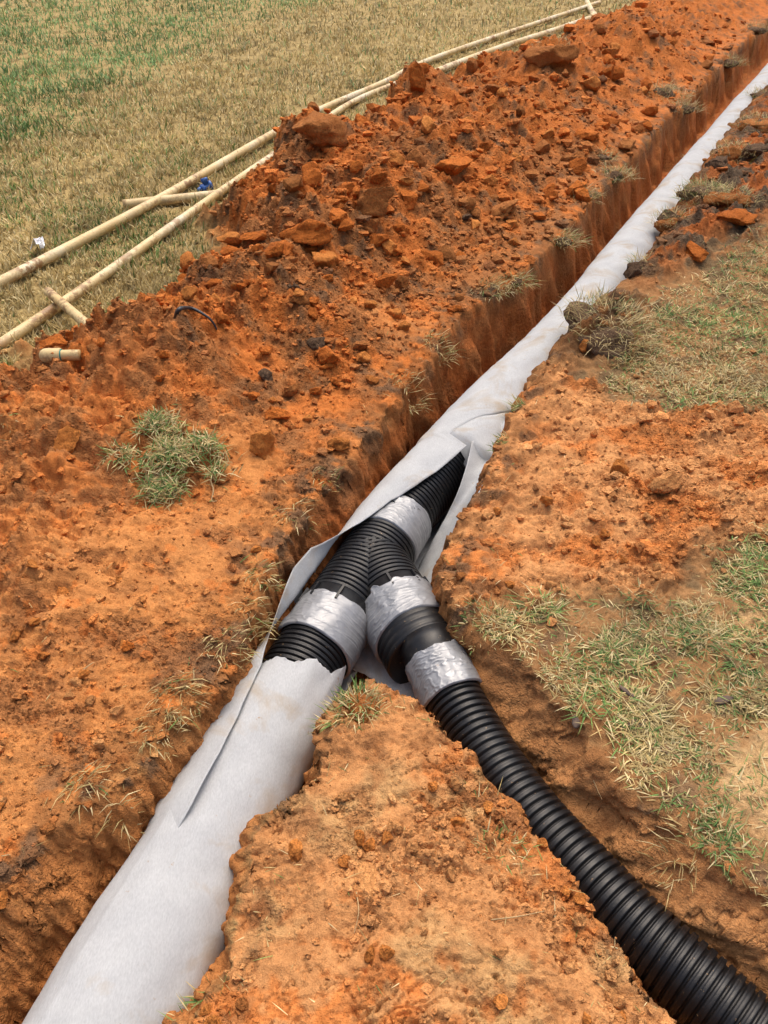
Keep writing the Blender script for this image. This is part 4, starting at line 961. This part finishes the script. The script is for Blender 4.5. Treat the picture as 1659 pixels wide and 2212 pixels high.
lawn("grass", "sparse bits of straw and grass scattered over the bare soil", (-20, 560, 1700, 2230), 5200,
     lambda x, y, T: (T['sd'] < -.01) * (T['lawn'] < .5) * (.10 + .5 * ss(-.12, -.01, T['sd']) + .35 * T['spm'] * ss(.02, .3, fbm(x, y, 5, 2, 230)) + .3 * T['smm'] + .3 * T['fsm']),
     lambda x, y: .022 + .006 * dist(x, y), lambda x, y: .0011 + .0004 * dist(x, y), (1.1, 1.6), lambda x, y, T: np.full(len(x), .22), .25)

LOBES = [(.02, .0, .095, .065), (.12, .05, .075, .05), (-.14, .0, .055, .03), (.03, -.12, .075, .04), (-.03, .13, .085, .05), (.17, -.04, .05, .03)]   # x, y, radius, height
def tuft(px, py, n, rad, length, green, label, body=0.0, hang=(0, 0), group=None, kd='brown', nm="grass_tuft", width=.0026, lean=(.5, 1.5)):
    if nm == 'grass_tuft': k1 = .72 if py > 900 else 1.0; n, length, green = int(n * (.75 if py > 900 else 1.3)), length * k1, green * .8
    p = ground_at(px, py)
    e = empty(nm, p); tag(e, label, "grass tuft" if nm == "grass_tuft" else "sod", group)
    R = np.random.RandomState(int(px * 7 + py))
    if nm == 'sod_clump':
        for q_, (a_, b_, r_, h_) in enumerate(LOBES):
            o = obj('root_ball', clod_mesh('root_ball', 3, 700 + q_, M_CLOD['brown'], 5, .2), e); o.scale = (r_ * 1.05, r_ * .95, h_ * 1.02); o.location = (a_, b_, -.012)
    elif body > 0:
        me = clod_mesh("root_ball", 4, int(px + py), M_CLOD[kd], 5, .16)
        o = obj("root_ball", me, e); o.scale = (body, body * .95, body * (.40 if nm == 'sod_clump' else .5)); o.location = (0, 0, -body * .06); o.rotation_euler = (0, 0, px)
    a = R.rand(n) * 6.283; r = rad * np.sqrt(R.rand(n))
    if nm == 'sod_clump':
        lb_ = np.array([q[:3] for q in LOBES])[R.choice(len(LOBES), n, p=[.26, .2, .1, .18, .2, .06])]
        xx = lb_[:, 0] + lb_[:, 2] * R.normal(0, .52, n); yy = lb_[:, 1] + lb_[:, 2] * R.normal(0, .52, n); r = np.hypot(xx, yy); a = np.arctan2(yy, xx)
    if False: r = r * (.95 + .45 * perlin(np.cos(a) * 1.3 + 4, np.sin(a) * 1.3, 5) + .25 * perlin(np.cos(a) * 4, np.sin(a) * 4 + 2, 6))
    x, y = r * np.cos(a), r * np.sin(a)
    if nm == 'sod_clump': z = np.max([-.012 + h_ * np.sqrt(np.clip(1 - ((x - a_) ** 2 + (y - b_) ** 2) / (r_ * r_), 0, 1)) for a_, b_, r_, h_ in LOBES], axis=0) + R.uniform(-.002, .010, n)
    elif body > 0: z = -body * .06 + body * .5 * np.sqrt(np.clip(1 - (r / body) ** 2, 0, 1)) * .92
    else:
        zz, _ = terrain(p[0] + x, p[1] + y); z = np.clip(zz - p[2], -.05, .06)
    if nm == 'sod_clump': k_ = (perlin(x * 11, y * 11, 3) + .6 * perlin(x * 30, y * 30, 4) > -.42); x, y, z, a, n = x[k_], y[k_], z[k_], a[k_], int(k_.sum()); a = R.rand(n) * 6.283
    head = a + R.normal(0, .9, n)
    if hang != (0, 0): head = np.arctan2(np.sin(head) * .6 + hang[1], np.cos(head) * .6 + hang[0])
    w = width * R.uniform(.6, 1.3, n)
    V, F, C = blades(np.stack([x, y, z - .002], 1), length * R.uniform(.5, 1.4, n), w, head, R.uniform(lean[0], lean[1], n), blade_cols(n, green, R), .8, R)
    obj("blades", mesh_np("blades", V, F, M_BLADE, False, C), e)["kind"] = "stuff"
    return e
SOD = tuft(350, 1000, 2300, .21, .044, .42, "large green sod clump lying on the soil heap at the left", .215, (0, 0), None, 'brown', "sod_clump", .0036, (.7, 1.65))
SOD.rotation_euler = (math.radians(14), math.radians(4), 0)
tuft(775, 1528, 300, .055, .05, .42, "green grass tuft on the tip of the soil island", .05)
tuft(715, 1550, 110, .03, .055, .45, "grass hanging over the wrapped pipe from the island tip", 0, (-.8, -.1))
tuft(1000, 1090, 230, .055, .05, .6, "green grass tuft on the right bank beside the upper tape", 0, (-.6, .1))
tuft(965, 1150, 120, .035, .045, .62, "small green tuft on the right bank over the open fabric", 0, (-.8, 0))
tuft(1115, 885, 110, .04, .05, .45, "small tuft at the right bank where the fabric is folded", 0, (-.8, 0))
tuft(1085, 945, 80, .03, .045, .5, "tiny tuft on the right bank above the slit in the fabric", 0, (-.8, 0))
MSOD = tuft(1310, 690, 480, .20, .07, .2, "dry matted sod on top of the dark soil mound", .22, (0, 0), None, "dark")
MSOD.location.z -= .055; MSOD.rotation_euler = (math.radians(10), math.radians(6), 0)
tuft(1520, 425, 420, .17, .07, .42, "green and brown sod on the right bank of the far trench", .15, (0, 0), None, 'dark')
for a_, b_, n_, r_, lab in ((1455, 480, 200, .13, "brown sod clod leaning over the fabric beyond the dark mound"), (1590, 335, 220, .17, "brown sod clod higher on the soil ridge"), (1640, 270, 200, .17, "brown sod clod at the right edge near the far pipe"),
                           (1580, 430, 160, .15, "brown sod clod behind the green and brown sod"), (1500, 350, 160, .12, "small brown sod clod on the far right lip")):
    tuft(a_, b_, n_, r_, .06, .25, lab, r_ * .9, (0, 0), "sods on the right bank", "brown")
tuft(1190, 95, 260, .17, .06, .12, "dark matted turf on the top clod of the far heap", .0)
tuft(1080, 1830, 130, .05, .035, .5, "thin patch of grass on the soil island", 0)
tuft(1050, 1345, 260, .07, .04, .5, "low grass at the corner where the two trenches meet", 0)
tuft(1460, 1850, 60, .05, .07, .05, "dry roots dangling from the bank above the branch pipe", 0, (-.7, -.4))
tuft(1440, 1720, 26, .02, .06, .75, "single green sprig on the bank above the branch pipe", 0)
tuft(535, 1775, 16, .012, .06, .35, "thin sprig reaching over the wrapped pipe from the island", 0, (-1, .1))
tuft(440, 2145, 22, .02, .05, .5, "small green sprig at the lower left edge of the island", 0, (-.8, 0))
tuft(395, 2195, 22, .02, .05, .2, "straw sprig at the bottom edge of the photograph on the island", 0, (-.8, 0))
tuft(1425, 2180, 14, .02, .10, .05, "pale dry stems over the branch pipe at the bottom", 0, (.9, -.2))
for a, b, n, r, L, g, lab in [
    (565, 1240, 110, .045, .06, .25, "dry tuft on the left bank level with the wye's crease"), (550, 1320, 90, .05, .06, .12, "straw tuft on the left bank beside the left tape"),
    (490, 1390, 130, .06, .06, .12, "straggly straw tuft on the left bank below the left tape"), (555, 1400, 90, .05, .06, .2, "dry roots hanging by the standing fabric edge"),
    (385, 1510, 160, .06, .07, .15, "matted dry grass on the left bank above the flap of fabric"), (345, 1580, 120, .05, .06, .08, "dark dry grass just below the matted patch on the left bank"),
    (175, 1700, 70, .04, .07, .03, "pale fibrous root bunch on the left bank near the bottom"), (270, 1765, 30, .02, .08, .03, "hooked dry roots over the lower left wall"),
    (700, 1030, 60, .045, .06, .4, "thin green tuft left of the far taped joint"), (640, 1110, 70, .06, .07, .08, "dry stems on the slope left of the wye"),
    (950, 745, 110, .07, .06, .12, "dry tuft on the left bank in the middle of the photograph"), (880, 850, 90, .07, .06, .1, "dry tuft lower on the left bank, below the middle one"),
    (1060, 625, 150, .09, .07, .2, "dark tuft on the left bank facing the soil mound"), (1115, 610, 130, .08, .07, .3, "greenish tuft overhanging the left bank opposite the mound"),
    (1215, 520, 200, .10, .08, .25, "bushy dry tuft overhanging the left bank"), (1260, 425, 150, .09, .08, .12, "pale dry tuft above the bushy one on the left bank"),
    (1330, 380, 200, .13, .08, .3, "wide grassy patch on the left bank of the far trench"), (1300, 340, 120, .11, .07, .2, "sparse grass behind the wide patch on the left bank"),
    (1430, 205, 420, .24, .09, .25, "broad matted turf on the left bank near the top right"), (1480, 235, 160, .14, .09, .2, "turf edge drooping into the trench near the top right"),
    (1570, 135, 240, .20, .10, .2, "grey dry turf on the left bank beyond the broad matted one"), (1630, 65, 220, .22, .11, .15, "grey dry turf at the top right corner"),
    (1590, 250, 120, .12, .08, .25, "small dry tuft on the far right bank"), (1640, 205, 120, .12, .08, .2, "dry tuft at the right edge on the far right bank"),
    (1390, 570, 90, .07, .06, .2, "dry blades leaning over the fabric from the right bank"), (1240, 650, 60, .05, .06, .2, "dry wisps at the left end of the soil mound"),
    (1160, 775, 50, .04, .05, .2, "tiny dry wisps on the right bank below the mound"), (1000, 1605, 60, .04, .05, .1, "dry straw on the island's edge over the branch pipe"),
    (955, 1560, 40, .03, .04, .2, "short dry blades on the island near the taped branch"), (15, 905, 40, .03, .04, .25, "small tuft at the left edge on the trampled bank")]:
    tuft(a, b, n, r, L, g, lab, r * .62 if b < 660 else 0, (0.35, -.5) if a < 1500 and b > 300 and a < 1300 and not (a > 900 and b > 1500) else (0, 0), "grass tufts along the trench banks", "dark")

# single stalks, roots and wood chips
def stalk(L, r, label, lift=.006, mat=M_ROOT, nm="dry_stalk"):
    C = np.array([np.array(ground_at(a, b)) + [0, 0, lift * (1 + q % 2)] for q, (a, b) in enumerate(L)]); P, _ = smooth_path(C, 8 * len(L))
    return tag(obj(nm, sweep(nm, P, np.linspace(r, r * .45, len(P)), mat, 6)), label, "stalk")
stalk([(1328, 1722), (1390, 1728), (1450, 1722)], .0022, "long straw stalk lying on the bank above the branch pipe")
stalk([(455, 1040), (462, 1065), (458, 1085), (470, 1088)], .0035, "curled root below the sod clump")
stalk([(770, 1930), (775, 1975), (765, 2020)], .0015, "upright thin stalk in the middle of the island")
stalk([(1262, 1640), (1285, 1700), (1300, 1730)], .0020, "thin root on the wall of the branch trench", .004)
stalk([(182, 1450), (200, 1440), (205, 1435)], .0022, "short pale root on the trampled left bank")
stalk([(1060, 1990), (1120, 1985), (1180, 1970)], .0016, "fine stem lying on the right side of the island")
def chip(px, py, a, b, rz, lab):
    V, F = clod_shape(2, int(px), 5, .12); me = mesh_np("wood_chip", V * np.array([a, b, .006]), F, M_BARK, True)
    o = obj("wood_chip", me); p = ground_at(px, py); o.location = (p[0], p[1], p[2] + .006); o.rotation_euler = (0.1, 0, rz); tag(o, lab, "wood chip")
chip(1355, 1500, .030, .010, 2.2, "dark wood chip in the grass above the larger bark piece")
chip(1380, 1565, .034, .014, .1, "brown bark piece at the grass edge by the branch trench")
chip(1560, 1515, .030, .012, .3, "dark bark sliver in the grass at the right")
chip(1245, 1560, .022, .016, 1.2, "grey crumb of topsoil on the branch trench's lip")
